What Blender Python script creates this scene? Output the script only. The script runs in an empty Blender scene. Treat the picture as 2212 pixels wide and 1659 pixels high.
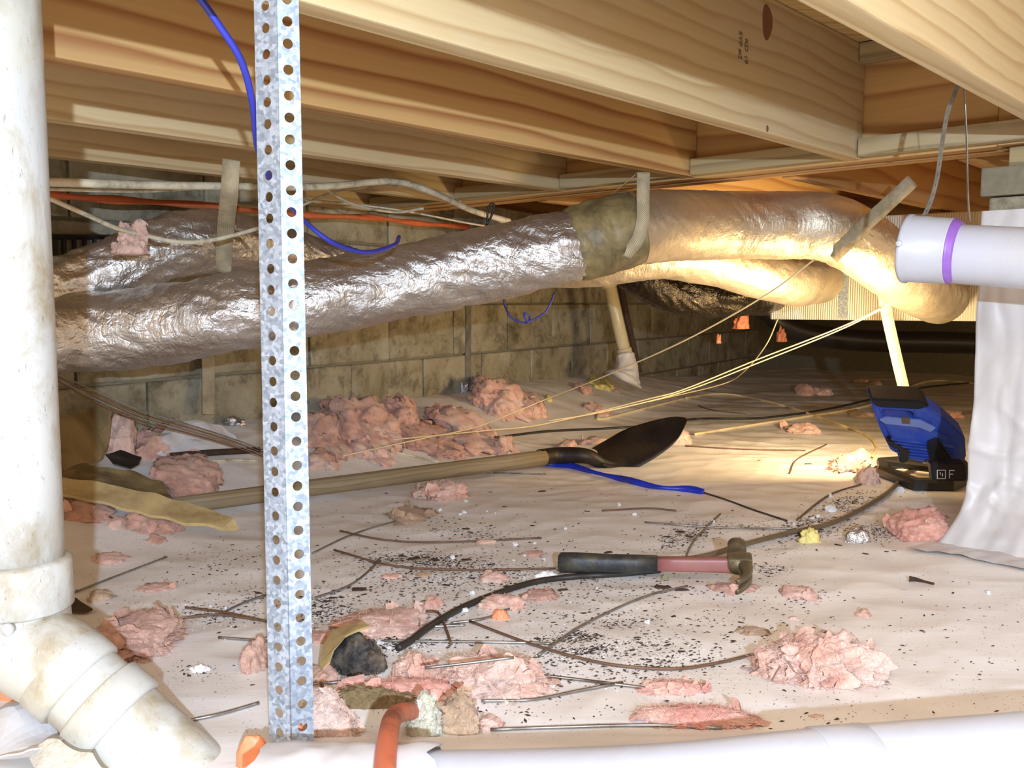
import bpy, bmesh, math, random
import numpy as np
from mathutils import Vector, Matrix, noise
random.seed(7)
S = bpy.context.scene
C = S.collection
# ------------------------------------------------------------------ camera
F = 2000.0; W = 2212.0; HH = 1659.0
CAMZ = 0.48
PITCH = math.atan(174.0 / F)
cam_d = bpy.data.cameras.new('camera'); cam = bpy.data.objects.new('camera', cam_d); C.objects.link(cam)
cam.location = (0, 0, CAMZ); cam.rotation_euler = (math.pi / 2 - PITCH, 0, 0)
cam_d.sensor_width = 36.0; cam_d.lens = 36.0 * F / W; cam_d.clip_start = 0.01
S.camera = cam
# ------------------------------------------------------------------ world, lights, exposure
wd = bpy.data.worlds.new('world'); S.world = wd; wd.use_nodes = True
wd.node_tree.nodes['Background'].inputs[0].default_value = (1.0, 0.73, 0.47, 1)
wd.node_tree.nodes['Background'].inputs[1].default_value = 1.2
S.view_settings.view_transform = 'Standard'; S.view_settings.look = 'None'
S.view_settings.exposure = -0.02; S.view_settings.gamma = 1.0; S.view_settings.use_curve_mapping = False

def add_light(name, kind, loc, energy, color, aim=None, **kw):
    l = bpy.data.lights.new(name, kind); l.energy = energy; l.color = color
    for k, v in kw.items(): setattr(l, k, v)
    o = bpy.data.objects.new(name, l); C.objects.link(o); o.location = loc
    if aim is not None: o.rotation_euler = (Vector(aim) - Vector(loc)).to_track_quat('-Z', 'Y').to_euler()
    return o
add_light('camera_flash', 'SPOT', (0.18, -0.62, CAMZ + 0.16), 205, (0.60, 0.77, 1.0), aim=(0.0, 2.5, 0.36),
          shadow_soft_size=0.012, spot_size=math.radians(120), spot_blend=0.6)
add_light('overhead_fill', 'AREA', (-0.1, -0.25, 1.35), 15, (0.90, 0.93, 1.0), aim=(0.05, 1.9, 0.0), shape='SQUARE', size=0.6)  # added soft fill out of view, no lamp hangs there; brightens the floor
# light of the work lamp on the floor, its glass faces away from the camera
add_light('work_lamp_light', 'AREA', (1.01, 2.41, 0.275), 14, (1.0, 0.73, 0.40), aim=(0.80, 3.1, 0.50),
          shape='RECTANGLE', size=0.14, size_y=0.12)
# ------------------------------------------------------------------ pixel -> world helpers
cp, sp_ = math.cos(PITCH), math.sin(PITCH)
CO = Vector((0, 0, CAMZ))
def ray(px, py):
    x = (px - W / 2) / F; y = -(py - HH / 2) / F
    return Vector((x, cp + y * sp_, -sp_ + y * cp))
def at(px, py, Y):
    d = ray(px, py); return CO + d * (Y / d.y)
def atz(px, py, z):
    d = ray(px, py); return CO + d * ((z - CAMZ) / d.z)
def onp(px, py, p0, n):
    d = ray(px, py); return CO + d * ((p0 - CO).dot(n) / d.dot(n))
def smooth(t): t = max(0.0, min(1.0, t)); return t * t * (3 - 2 * t)
# block wall line on the far left: point + direction
WP = Vector((0.065, 4.08)); WD = Vector((0.597, 1.0)).normalized(); WN = Vector((WD.y, -WD.x))   # WN points into the room
def walldist(x, y): return (Vector((x, y)) - WP).dot(WN)
def fh(x, y):
    d = walldist(x, y)
    far = smooth((6.3 - y) / 2.2)
    z = 0.135 * smooth(1 - (d + 0.02) / 0.62) * far
    z += 0.040 * smooth((1.0 - y) / 0.14) * smooth((x + 0.3) / 0.12)
    z += 0.010 * noise.noise(Vector((x * 1.7, y * 1.3, 0.3)))
    amp = 0.35 + 0.65 * smooth((y - 1.9) / 1.2)
    # long soft folds in the liner
    q = noise.noise(Vector((x * 1.2 + y * 0.35, y * 4.2 - x * 1.3, 2.7)))
    z += 0.013 * amp * (1 - abs(q) * 2.2) * 0.5
    q = noise.noise(Vector((x * 2.6 - y * 1.1, y * 9.0 + x * 2.0, 5.1)))
    z += 0.004 * amp * (1 - abs(q) * 2.5)
    q = noise.noise(Vector((x * 9 + y * 3, y * 9 - x * 5, 9.1)))
    z += 0.0018 * (1 - abs(q) * 3)
    return z
def gr(px, py, h=0.0):
    z = h
    p = atz(px, min(py, 1658) if py > 700 else 700, z)
    for _ in range(12):
        z = 0.5 * z + 0.5 * (fh(p.x, p.y) + h); p = atz(px, max(py, 700), z)
    return p
# structure frame: u = along the joists, away to the right; v = along the girder, right and nearer
ZB = CAMZ + 0.304; ZT = ZB + 0.235
GA = atz(1862, 345, ZB)
u = Vector((0.678, 0.735, 0)).normalized(); v = Vector((u.y, -u.x, 0))
def uv(a, b, z): return Vector((GA.x, GA.y, 0)) + u * a + v * b + Vector((0, 0, z))
# ------------------------------------------------------------------ materials
class NT:
    def __init__(s, name):
        m = bpy.data.materials.new(name); m.use_nodes = True; s.m = m; s.t = m.node_tree
        s.b = s.t.nodes['Principled BSDF']; s.tc = s.t.nodes.new('ShaderNodeTexCoord')
    def n(s, ty, **kw):
        x = s.t.nodes.new(ty)
        for k, val in kw.items():
            if isinstance(k, str) and k.startswith('i_'): x.inputs[k[2:].replace('_', ' ')].default_value = val
            else: setattr(x, k, val)
        return x
    def l(s, a, b): s.t.links.new(a, b)
    def map(s, scale=(1, 1, 1), rot=(0, 0, 0), src='Object', rnd=False):
        mp = s.n('ShaderNodeMapping'); mp.inputs['Scale'].default_value = scale; mp.inputs['Rotation'].default_value = rot
        s.l(s.tc.outputs[src], mp.inputs['Vector'])
        if rnd:
            oi = s.n('ShaderNodeObjectInfo'); mu = s.n('ShaderNodeMath', operation='MULTIPLY'); mu.inputs[1].default_value = 37.0
            s.l(oi.outputs['Random'], mu.inputs[0]); s.l(mu.outputs[0], mp.inputs['Location'])
        return mp.outputs[0]
    def noise(s, vec, scale=5, detail=6, rough=0.6, dist=0.0):
        x = s.n('ShaderNodeTexNoise'); x.inputs['Scale'].default_value = scale; x.inputs['Detail'].default_value = detail
        x.inputs['Roughness'].default_value = rough; x.inputs['Distortion'].default_value = dist
        if vec is not None: s.l(vec, x.inputs['Vector'])
        return x.outputs['Fac']
    def ramp(s, fac, stops, interp='LINEAR'):
        r = s.n('ShaderNodeValToRGB'); cr = r.color_ramp; cr.interpolation = interp
        while len(cr.elements) < len(stops): cr.elements.new(0.5)
        for e, (p, c) in zip(cr.elements, stops):
            e.position = p; e.color = (c, c, c, 1) if isinstance(c, (int, float)) else (*c, 1)
        s.l(fac, r.inputs[0]); return r.outputs[0]
    def mix(s, fac, a, b, mode='MIX'):
        x = s.n('ShaderNodeMix', data_type='RGBA', blend_type=mode)
        for idx, val in ((0, fac), (6, a), (7, b)):
            if isinstance(val, (int, float)): x.inputs[idx].default_value = val
            elif isinstance(val, tuple): x.inputs[idx].default_value = (*val, 1)
            else: s.l(val, x.inputs[idx])
        return x.outputs[2]
    def bump(s, h, strength=0.4, dist=0.01, prev=None):
        x = s.n('ShaderNodeBump'); x.inputs['Strength'].default_value = strength; x.inputs['Distance'].default_value = dist
        s.l(h, x.inputs['Height'])
        if prev is not None: s.l(prev, x.inputs['Normal'])
        return x.outputs[0]
    def fin(s, col=None, rough=0.6, metal=0.0, nrm=None, spec=0.5):
        if col is not None:
            if isinstance(col, tuple): s.b.inputs['Base Color'].default_value = (*col, 1)
            else: s.l(col, s.b.inputs['Base Color'])
        if isinstance(rough, (int, float)): s.b.inputs['Roughness'].default_value = rough
        else: s.l(rough, s.b.inputs['Roughness'])
        s.b.inputs['Metallic'].default_value = metal; s.b.inputs['Specular IOR Level'].default_value = spec
        if nrm is not None: s.l(nrm, s.b.inputs['Normal'])
        return s.m
def srgb(r, g, b):
    f = lambda c: (c / 255 / 12.92) if c <= 10 else ((c / 255 + 0.055) / 1.055) ** 2.4
    return (f(r), f(g), f(b))

def wood(name, light, dark, rings=9.0, contrast=0.8, patina=0.35, tilt=0.03, dist=1.4):
    t = NT(name)
    mp = t.map((0.16, 1, 1), (0, tilt, tilt * 2), rnd=True)
    big = t.noise(mp, 2.2, 3, 0.5)
    sc = t.n('ShaderNodeVectorMath', operation='SCALE'); t.l(mp, sc.inputs[0]); sc.inputs['Scale'].default_value = 1.0
    w = t.n('ShaderNodeTexWave', wave_type='RINGS', rings_direction='X', wave_profile='SAW')
    w.inputs['Scale'].default_value = rings; w.inputs['Distortion'].default_value = dist * 3
    w.inputs['Detail'].default_value = 2; w.inputs['Detail Scale'].default_value = 1.1; t.l(mp, w.inputs['Vector'])
    g = t.ramp(w.outputs['Fac'], [(0.0, light), (0.55, tuple(a * 0.86 + b * 0.14 for a, b in zip(light, dark))), (0.86, tuple(a * (1 - contrast) + b * contrast for a, b in zip(light, dark))), (1.0, light)])
    fine = t.noise(t.map((3, 160, 160)), 1.0, 4, 0.7)
    g = t.mix(t.ramp(fine, [(0.35, 0.35), (0.7, 0.0)]), g, tuple(c * 0.7 for c in light))
    pat = t.noise(t.map((2, 6, 6), rnd=True), 1.3, 6, 0.65)
    g = t.mix(t.ramp(pat, [(0.5, 0.0), (0.72, patina)]), g, srgb(206, 198, 178))
    g = t.mix(t.ramp(big, [(0.3, 0.35), (0.6, 0.0)]), g, tuple(c * 0.66 for c in dark))
    nb = t.bump(w.outputs['Fac'], 0.12, 0.002, t.bump(fine, 0.25, 0.001))
    return t.fin(g, 0.62, 0, nb, 0.35)
def plain(name, col, rough=0.5, metal=0.0, var=0.12, scale=20, bump=0.0, spec=0.5, dirt=None, dirt_amt=0.5, dscale=6):
    t = NT(name)
    nz = t.noise(t.map(), scale, 5, 0.6)
    c = t.mix(t.ramp(nz, [(0.3, 0), (0.7, 1)]), tuple(x * (1 - var) for x in col), tuple(min(1, x * (1 + var)) for x in col))
    if dirt:
        d = t.noise(t.map(rnd=True), dscale, 8, 0.7, 0.4)
        c = t.mix(t.ramp(d, [(0.47, 0), (0.68, dirt_amt)]), c, dirt)
    nb = t.bump(nz, bump, 0.004) if bump else None
    return t.fin(c, rough, metal, nb, spec)

M = {}
M['joist'] = wood('pine_pale', srgb(214, 192, 146), srgb(158, 118, 66), 15, 0.6)
M['joist_red'] = wood('pine_strong_grain', srgb(206, 168, 108), srgb(142, 80, 36), 10, 0.95, 0.05, 0.06, 1.0)
M['girder'] = wood('pine_girder', srgb(206, 166, 106), srgb(150, 92, 46), 8, 0.8, 0.1)
M['ledger'] = wood('weathered_pine', srgb(190, 168, 122), srgb(100, 84, 60), 14, 0.6, 0.4)
def subfloor():
    t = NT('subfloor_plywood'); a = t.noise(t.map((3, 26, 1), (0, 0, 0.75)), 3, 6, 0.6, 0.6)
    c = t.ramp(a, [(0.3, srgb(176, 138, 84)), (0.55, srgb(204, 170, 112)), (0.75, srgb(214, 184, 130))])
    return t.fin(c, 0.7, 0, t.bump(a, 0.2, 0.002), 0.3)
M['subfloor'] = subfloor()
def liner():
    t = NT('white_vinyl_liner')
    base = srgb(236, 232, 228)
    a = t.noise(t.map((1.0, 2.2, 1), (0, 0, 0.25)), 1.7, 5, 0.5, 0.8)
    c = t.mix(t.ramp(a, [(0.52, 0), (0.78, 0.42)]), base, srgb(186, 160, 130))
    a2 = t.noise(t.map((1, 5, 1), (0, 0, -0.2)), 5.5, 8, 0.7, 0.5)
    c = t.mix(t.ramp(a2, [(0.58, 0), (0.80, 0.30)]), c, srgb(170, 146, 120))
    # dusty specks, clustered
    vo = t.n('ShaderNodeTexVoronoi', feature='F1'); vo.inputs['Scale'].default_value = 170; vo.inputs['Randomness'].default_value = 1
    t.l(t.map(), vo.inputs['Vector'])
    msk = t.noise(t.map((1, 1.6, 1)), 3.1, 5, 0.6)
    sx = t.n('ShaderNodeSeparateColor'); t.l(vo.outputs['Color'], sx.inputs[0])
    keep = t.ramp(sx.outputs[0], [(0.60, 1), (0.62, 0)])
    sp = t.ramp(vo.outputs['Distance'], [(0.0, 1), (0.13, 1), (0.20, 0)])
    k = t.mix(1.0, sp, keep, 'MULTIPLY'); k = t.mix(1.0, k, t.ramp(msk, [(0.44, 0), (0.60, 0.85)]), 'MULTIPLY')
    c = t.mix(k, c, srgb(66, 46, 34))
    b1 = t.noise(t.map((2, 9, 1), (0, 0, 0.3)), 4, 6, 0.55, 0.8)
    b2 = t.noise(t.map(), 45, 4, 0.6)
    nb = t.bump(b1, 0.07, 0.012, t.bump(b2, 0.10, 0.002))
    return t.fin(c, 0.42, 0, nb, 0.4)
M['liner'] = liner()
M['white_plastic'] = plain('white_plastic_sheet', srgb(206, 203, 203), 0.38, 0, 0.03, 5, 0.15, 0.45, srgb(172, 156, 130), 0.35, 5)
def block():
    t = NT('concrete_block')
    a = t.noise(t.map(rnd=True), 5, 8, 0.7, 0.3); f = t.noise(t.map(), 160, 3, 0.7)
    c = t.ramp(a, [(0.28, srgb(100, 92, 72)), (0.46, srgb(150, 142, 118)), (0.7, srgb(176, 170, 150))])
    m2 = t.noise(t.map(rnd=True), 11, 8, 0.75, 0.2)
    c = t.mix(t.ramp(m2, [(0.5, 0), (0.62, 0.6)]), c, srgb(82, 74, 56))
    return t.fin(c, 0.9, 0, t.bump(f, 0.5, 0.003, t.bump(a, 0.3, 0.004)), 0.2)
M['block'] = block()
M['mortar'] = plain('mortar', srgb(132, 126, 106), 0.95, 0, 0.15, 60, 0.4, 0.1)
def pvc(name, col, dirty=0.6, sc=9):
    t = NT(name)
    a = t.noise(t.map((1, 1, 0.5), rnd=True), sc, 9, 0.72, 0.3)
    c = t.mix(t.ramp(a, [(0.47, 0), (0.66, dirty)]), col, srgb(150, 132, 96))
    b = t.noise(t.map((60, 60, 18)), 3, 4, 0.8)
    c = t.mix(t.ramp(b, [(0.62, 0), (0.68, dirty * .7)]), c, srgb(96, 84, 68))
    e = t.noise(t.map(), 3.2, 4, 0.6)
    c = t.mix(t.ramp(e, [(0.5, 0), (0.75, dirty * 0.9)]), c, srgb(200, 184, 140))
    return t.fin(c, 0.33, 0, None, 0.5)
M['pvc_dirty'] = pvc('dirty_white_pvc', srgb(196, 196, 190), 0.8, 14)
M['pvc'] = pvc('white_pvc', srgb(192, 194, 202), 0.15)
M['pvc_cream'] = pvc('aged_cream_pvc', srgb(206, 196, 164), 0.5)
M['purple'] = plain('purple_primer', srgb(146, 100, 190), 0.4, 0, 0.15, 60)
def galv():
    t = NT('galvanised_steel')
    vo = t.n('ShaderNodeTexVoronoi'); vo.inputs['Scale'].default_value = 260; t.l(t.map(), vo.inputs['Vector'])
    a = t.noise(t.map(), 90, 6, 0.75)
    sx = t.n('ShaderNodeSeparateColor'); t.l(vo.outputs['Color'], sx.inputs[0])
    k = t.mix(0.5, sx.outputs[0], a)
    c = t.ramp(k, [(0.25, srgb(128, 137, 148)), (0.5, srgb(154, 164, 176)), (0.72, srgb(180, 190, 202))])
    return t.fin(c, t.ramp(k, [(0.2, 0.55), (0.8, 0.38)]), 0.45, t.bump(k, 0.15, 0.001), 0.5)
M['galv'] = galv()
def foil(name, col, rough=0.33, bs=0.62, dirt=0.3, sc=1.0):
    t = NT(name)
    a = t.noise(t.map((1, 1, 1)), 38 * sc, 6, 0.62, 1.2); b = t.noise(t.map((1, 1, 1)), 11 * sc, 4, 0.6, 1.4)
    vo = t.n('ShaderNodeTexVoronoi', feature='DISTANCE_TO_EDGE'); vo.inputs['Scale'].default_value = 34 * sc
    mx = t.n('ShaderNodeMix', data_type='VECTOR'); mx.inputs[0].default_value = 0.06
    nn = t.n('ShaderNodeTexNoise'); nn.inputs['Scale'].default_value = 22; t.l(t.map(), nn.inputs['Vector'])
    t.l(t.map(), mx.inputs[4]); t.l(nn.outputs['Color'], mx.inputs[5]); t.l(mx.outputs[1], vo.inputs['Vector'])
    cr = t.ramp(vo.outputs['Distance'], [(0, 0), (0.12, 1)])
    ring = t.noise(t.map((3.5, 0.8, 0.8), (0, 0, 0.2)), 26 * sc, 4, 0.6, 0.8)
    nb = t.bump(b, bs, 0.012, t.bump(a, bs, 0.005, t.bump(ring, bs * 0.8, 0.005, t.bump(cr, bs * 0.35, 0.003))))
    d = t.noise(t.map(), 7, 8, 0.7)
    c = t.mix(t.ramp(d, [(0.5, 0), (0.7, dirt)]), col, tuple(x * 0.45 for x in col))
    return t.fin(c, t.ramp(d, [(0.4, rough), (0.8, rough + 0.25)]), 0.92, nb, 0.5)
M['foil'] = foil('silver_foil_jacket', srgb(212, 208, 202))
M['foil_soft'] = foil('matt_silver_foil_jacket', srgb(222, 210, 186), 0.42, 0.35, 0.2)
M['foil_dark'] = foil('dark_duct_jacket', srgb(58, 52, 44), 0.22, 0.7, 0.5)  # same jacket build in a much darker tone than the other ducts
M['foil_board'] = foil('foil_faced_board', srgb(214, 210, 196), 0.5, 0.16, 0.3, 1.6)
def ribbed():
    t = NT('ribbed_foil_board')
    w = t.n('ShaderNodeTexWave', wave_type='BANDS', bands_direction='X'); w.inputs['Scale'].default_value = 42; w.inputs['Distortion'].default_value = 1.2; t.l(t.map(), w.inputs['Vector'])
    a = t.noise(t.map(), 9, 7, 0.7)
    c = t.mix(w.outputs['Fac'], srgb(176, 170, 150), srgb(214, 208, 192)); c = t.mix(t.ramp(a, [(0.55, 0), (0.66, 0.7)]), c, srgb(140, 116, 76))
    return t.fin(c, 0.5, 0.35, t.bump(w.outputs['Fac'], 0.4, 0.003), 0.5)
M['foil_board'] = ribbed()
M['foil_scrap'] = foil('foil_scrap', srgb(215, 215, 218), 0.15, 0.5, 0.1, 2)
def tape():
    t = NT('dirty_duct_tape'); a = t.noise(t.map(), 18, 7, 0.7, 0.5)
    c = t.ramp(a, [(0.3, srgb(84, 74, 52)), (0.55, srgb(142, 126, 84)), (0.75, srgb(172, 154, 108))])
    return t.fin(c, 0.45, 0, t.bump(a, 0.5, 0.005), 0.5)
M['tape'] = tape()
def webbing():
    t = NT('woven_webbing')
    ck = t.n('ShaderNodeTexChecker'); ck.inputs['Scale'].default_value = 420; t.l(t.map(), ck.inputs['Vector'])
    a = t.noise(t.map(), 20, 4)
    c = t.mix(ck.outputs['Fac'], srgb(170, 156, 124), srgb(204, 190, 156)); c = t.mix(t.ramp(a, [(0.4, 0), (0.7, 0.6)]), c, srgb(112, 100, 78))
    return t.fin(c, 0.85, 0, t.bump(ck.outputs['Fac'], 0.4, 0.002), 0.2)
M['webbing'] = webbing()
def fluff(name, a, b, c_, grime=0.5):
    t = NT(name)
    n1 = t.noise(t.map(rnd=True), 16, 7, 0.65, 1.0); n2 = t.noise(t.map(rnd=True), 34, 6, 0.7, 0.6)
    n3 = t.noise(t.map((1, 3, 1), rnd=True), 90, 5, 0.75, 1.6)
    c = t.ramp(n1, [(0.32, a), (0.52, b), (0.68, c_)])
    c = t.mix(t.ramp(t.noise(t.map(rnd=True), 9, 5, 0.6, 0.8), [(0.42, 0.55), (0.56, 0)]), c, c_)
    c = t.mix(t.ramp(n2, [(0.52, 0), (0.70, grime)]), c, srgb(160, 128, 100))
    fz = t.noise(t.map((1, 6, 2), (0, 0, 0.6), rnd=True), 120, 3, 0.8, 2.0); c = t.mix(t.ramp(fz, [(0.5, 0), (0.75, 0.5)]), c, tuple(min(1, q * 1.25) for q in c_))
    nb = t.bump(n3, 0.9, 0.003, t.bump(n2, 0.3, 0.006))
    m = t.fin(c, 0.95, 0, nb, 0.1)
    t.b.inputs['Subsurface Weight'].default_value = 0.3; t.b.inputs['Subsurface Radius'].default_value = (0.02, 0.013, 0.010)
    t.b.inputs['Sheen Weight'].default_value = 0.25
    return m
M['pink'] = fluff('pink_fibreglass', srgb(218, 156, 134), srgb(236, 184, 162), srgb(246, 216, 200))
M['pink_deep'] = fluff('deep_pink_fibreglass', srgb(228, 146, 128), srgb(238, 168, 150), srgb(244, 200, 178), 0.15)
M['pink_dirty'] = fluff('dusty_pink_fibreglass', srgb(190, 138, 118), srgb(216, 164, 144), srgb(230, 190, 168), 0.7)
M['tan'] = fluff('tan_fibreglass', srgb(160, 126, 98), srgb(192, 156, 124), srgb(212, 180, 148), 0.7)
M['cream'] = fluff('cream_fibreglass', srgb(190, 180, 146), srgb(212, 204, 178), srgb(228, 222, 204), 0.45)
M['peach'] = fluff('peach_fibreglass', srgb(222, 176, 154), srgb(230, 192, 172), srgb(236, 206, 190), 0.12)
M['brown_mat'] = fluff('brown_fibre', srgb(104, 86, 60), srgb(126, 106, 76), srgb(146, 124, 90), 0.4)
M['black_mat'] = plain('black_fibre', srgb(34, 32, 33), 0.7, 0, 0.4, 30, 0.8, 0.4, srgb(124, 108, 88), 0.75, 22)
M['foam_orange'] = plain('orange_foam', srgb(230, 142, 98), 0.5, 0, 0.15, 30, 0.5, 0.4)
M['foam_yellow'] = plain('yellow_foam', srgb(222, 208, 128), 0.5, 0, 0.12, 30, 0.5, 0.4)
M['styro'] = plain('white_polystyrene', srgb(236, 236, 236), 0.8, 0, 0.04, 50, 0.5, 0.2)
M['kraft'] = plain('yellowed_kraft_paper', srgb(188, 166, 118), 0.6, 0, 0.15, 12, 0.4, 0.3, srgb(126, 104, 66), 0.7, 8)
M['kraft_dark'] = plain('soiled_kraft_paper', srgb(140, 120, 82), 0.7, 0, 0.2, 10, 0.5, 0.3, srgb(80, 68, 46), 0.8, 7)
M['black'] = plain('black_plastic', srgb(34, 32, 32), 0.45, 0, 0.15, 40, 0.1)
M['rubber'] = plain('black_rubber_grip', srgb(40, 42, 44), 0.5, 0, 0.15, 60, 0.3, 0.5, srgb(110, 100, 66), 0.5, 14)
M['fibreglass'] = plain('dusty_purple_handle', srgb(146, 92, 88), 0.45, 0, 0.15, 20, 0.1, 0.5, srgb(150, 110, 70), 0.5, 10)
M['head_steel'] = plain('tarnished_hammer_steel', srgb(120, 108, 84), 0.45, 0.6, 0.25, 40, 0.3, 0.5, srgb(70, 60, 46), 0.5, 20)
M['spade'] = plain('blackened_spade_steel', srgb(46, 40, 36), 0.5, 0.5, 0.25, 14, 0.2, 0.5, srgb(92, 72, 48), 0.35, 12)
M['shaft'] = wood('old_wood_shaft', srgb(150, 134, 104), srgb(92, 76, 54), 30, 0.6, 0.2)
M['blue_tube'] = plain('blue_tube', srgb(52, 60, 170), 0.35, 0, 0.08, 20)
M['blue_body'] = plain('blue_plastic_housing', srgb(44, 74, 170), 0.45, 0, 0.08, 20, 0, 0.5, srgb(110, 120, 150), 0.5, 9)
M['blue_strip'] = plain('blue_plastic_strip', srgb(30, 50, 180), 0.4, 0, 0.1, 20)
M['cable_white'] = plain('off_white_cable', srgb(206, 196, 168), 0.5, 0, 0.15, 15, 0, 0.4, srgb(96, 84, 60), 0.7, 26)
M['cord_brown'] = plain('brown_rubber_cord', srgb(104, 88, 66), 0.5, 0, 0.15, 30)
M['cord_black'] = plain('black_rubber_cord', srgb(44, 40, 36), 0.5, 0, 0.15, 30)
M['twine'] = plain('cream_string', srgb(224, 204, 158), 0.7, 0, 0.1, 80)
M['steel_wire'] = plain('steel_wire', srgb(150, 146, 140), 0.4, 0.8, 0.2, 60, 0, 0.5, srgb(90, 66, 44), 0.7, 12)
M['rust_wire'] = plain('rusty_wire', srgb(112, 84, 64), 0.6, 0.3, 0.2, 60)
M['orange_pipe'] = plain('orange_pipe', srgb(206, 108, 66), 0.5, 0, 0.12, 30, 0.3)
M['orange_tube'] = plain('orange_cable', srgb(190, 104, 72), 0.5, 0, 0.1, 30, 0.1, 0.4, srgb(70, 50, 40), 0.8, 12)
M['bark'] = plain('dark_bark', srgb(62, 44, 32), 0.85, 0, 0.4, 60, 0.3)
M['soil'] = plain('dark_soil', srgb(58, 42, 30), 0.95, 0, 0.5, 90, 0.3)
M['rust_strap'] = plain('grey_galvanised_strap', srgb(150, 148, 138), 0.5, 0.5, 0.2, 30, 0.2, 0.5, srgb(80, 74, 60), 0.6, 10)
M['dark_plastic'] = plain('black_sheeting', srgb(40, 38, 34), 0.35, 0, 0.2, 6, 0.3)
for q in ('brown_mat',):
    bb = M[q].node_tree.nodes['Principled BSDF']; bb.inputs['Subsurface Weight'].default_value = 0; bb.inputs['Sheen Weight'].default_value = 0
def knotm():
    t = NT('knot_wood'); w = t.n('ShaderNodeTexWave', wave_type='RINGS', rings_direction='Y'); w.inputs['Scale'].default_value = 90; w.inputs['Distortion'].default_value = 3
    t.l(t.map((1, 0.01, 1)), w.inputs['Vector']); return t.fin(t.ramp(w.outputs['Fac'], [(0, srgb(92, 52, 28)), (1, srgb(140, 88, 52))]), 0.7)
M['knot'] = knotm()
def glow():
    t = NT('lit_lamp_glass'); t.b.inputs['Emission Color'].default_value = (1, 0.8, 0.45, 1); t.b.inputs['Emission Strength'].default_value = 5; return t.fin((0.9, 0.85, 0.7), 0.3)
M['glow'] = glow()
M['pale_blue'] = plain('dusty_pale_blue', srgb(120, 136, 190), 0.5, 0, 0.1, 20)
# ------------------------------------------------------------------ object helpers
def link(name, me, mat=None, parent=None, smooth_=False):
    o = bpy.data.objects.new(name, me); C.objects.link(o)
    if mat: me.materials.append(mat if not isinstance(mat, str) else M[mat])
    if smooth_: me.shade_smooth()
    if parent: o.parent = parent
    return o
def mesh(name, vs, fs, mat=None, parent=None, smooth_=False, origin=None):
    me = bpy.data.meshes.new(name)
    if origin is None and parent is None:
        origin = sum((Vector(p) for p in vs[::max(1, len(vs) // 400)]), Vector()) / len(vs[::max(1, len(vs) // 400)])
        zs = min(p[2] for p in vs); origin.z = zs
    off = Vector(origin) if origin is not None else Vector((0, 0, 0))
    if parent is not None and origin is None: off = parent.matrix_basis.translation.copy() if parent.type == 'EMPTY' else parent.location.copy()
    me.from_pydata([tuple(Vector(p) - off) for p in vs], [], fs); me.update()
    o = link(name, me, mat, parent, smooth_)
    if parent is None: o.location = off
    return o
def tag(o, label=None, cat=None, group=None, kind=None):
    if label: o['label'] = label
    if cat: o['category'] = cat
    if group: o['group'] = group
    if kind: o['kind'] = kind
    return o
def empty(name, loc, label, cat, group=None):
    o = bpy.data.objects.new(name, None); C.objects.link(o); o.location = loc; o.empty_display_size = 0.05
    return tag(o, label, cat, group)
def cat_rom(pts, n=8):
    pts = [Vector(p) for p in pts]
    if len(pts) < 3: 
        return [pts[0].lerp(pts[-1], i / n) for i in range(n + 1)]
    out = []
    for i in range(len(pts) - 1):
        p0 = pts[i - 1] if i else pts[0] * 2 - pts[1]; p1, p2 = pts[i], pts[i + 1]
        p3 = pts[i + 2] if i + 2 < len(pts) else pts[-1] * 2 - pts[-2]
        for k in range(n):
            t = k / n; t2, t3 = t * t, t * t * t
            out.append(0.5 * ((2 * p1) + (p2 - p0) * t + (2 * p0 - 5 * p1 + 4 * p2 - p3) * t2 + (3 * p1 - p0 - 3 * p2 + p3) * t3))
    out.append(pts[-1]); return out
def frames(path):
    ts = [(path[min(i + 1, len(path) - 1)] - path[max(i - 1, 0)]).normalized() for i in range(len(path))]
    n = ts[0].orthogonal().normalized()
    if abs(ts[0].z) < 0.9: n = (Vector((0, 0, 1)) - ts[0] * ts[0].z).normalized()
    out = []
    for t in ts:
        n = (n - t * n.dot(t)).normalized(); out.append((t, n, t.cross(n)))
    return out
def tube_geo(path, r, sides=10, rf=None, caps=True):
    fr = frames(path); vs = []; fs = []; L = len(path)
    for i, (p, (t, n, b)) in enumerate(zip(path, fr)):
        rr = r(i / (L - 1)) if callable(r) else r
        for k in range(sides):
            a = 2 * math.pi * k / sides
            q = rr * (rf(i, a, p) if rf else 1.0)
            vs.append(p + (n * math.cos(a) + b * math.sin(a)) * q)
    for i in range(L - 1):
        for k in range(sides):
            k2 = (k + 1) % sides
            fs.append((i * sides + k, i * sides + k2, (i + 1) * sides + k2, (i + 1) * sides + k))
    if caps: fs.append(tuple(range(sides - 1, -1, -1))); fs.append(tuple(range((L - 1) * sides, L * sides)))
    return vs, fs
def tube(name, path, r, mat, parent=None, sides=10, rf=None, smooth_=True, origin=None):
    vs, fs = tube_geo(path, r, sides, rf); return mesh(name, vs, fs, mat, parent, smooth_, origin)
def gpath(pxs, h, n=8):
    pp = cat_rom([(a[0], a[1], 0) for a in pxs], n)
    return [gr(p.x, p.y, h) for p in pp]
def box_geo(o, a, b, c):
    o, a, b, c = map(Vector, (o, a, b, c))
    vs = [o, o + a, o + a + b, o + b, o + c, o + a + c, o + a + b + c, o + b + c]
    return vs, [(0, 3, 2, 1), (4, 5, 6, 7), (0, 1, 5, 4), (1, 2, 6, 5), (2, 3, 7, 6), (3, 0, 4, 7)]
def join(*gs):
    V = []; Fc = []
    for vs, fs in gs:
        o = len(V); V += list(vs); Fc += [tuple(i + o for i in f) for f in fs]
    return V, Fc
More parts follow.
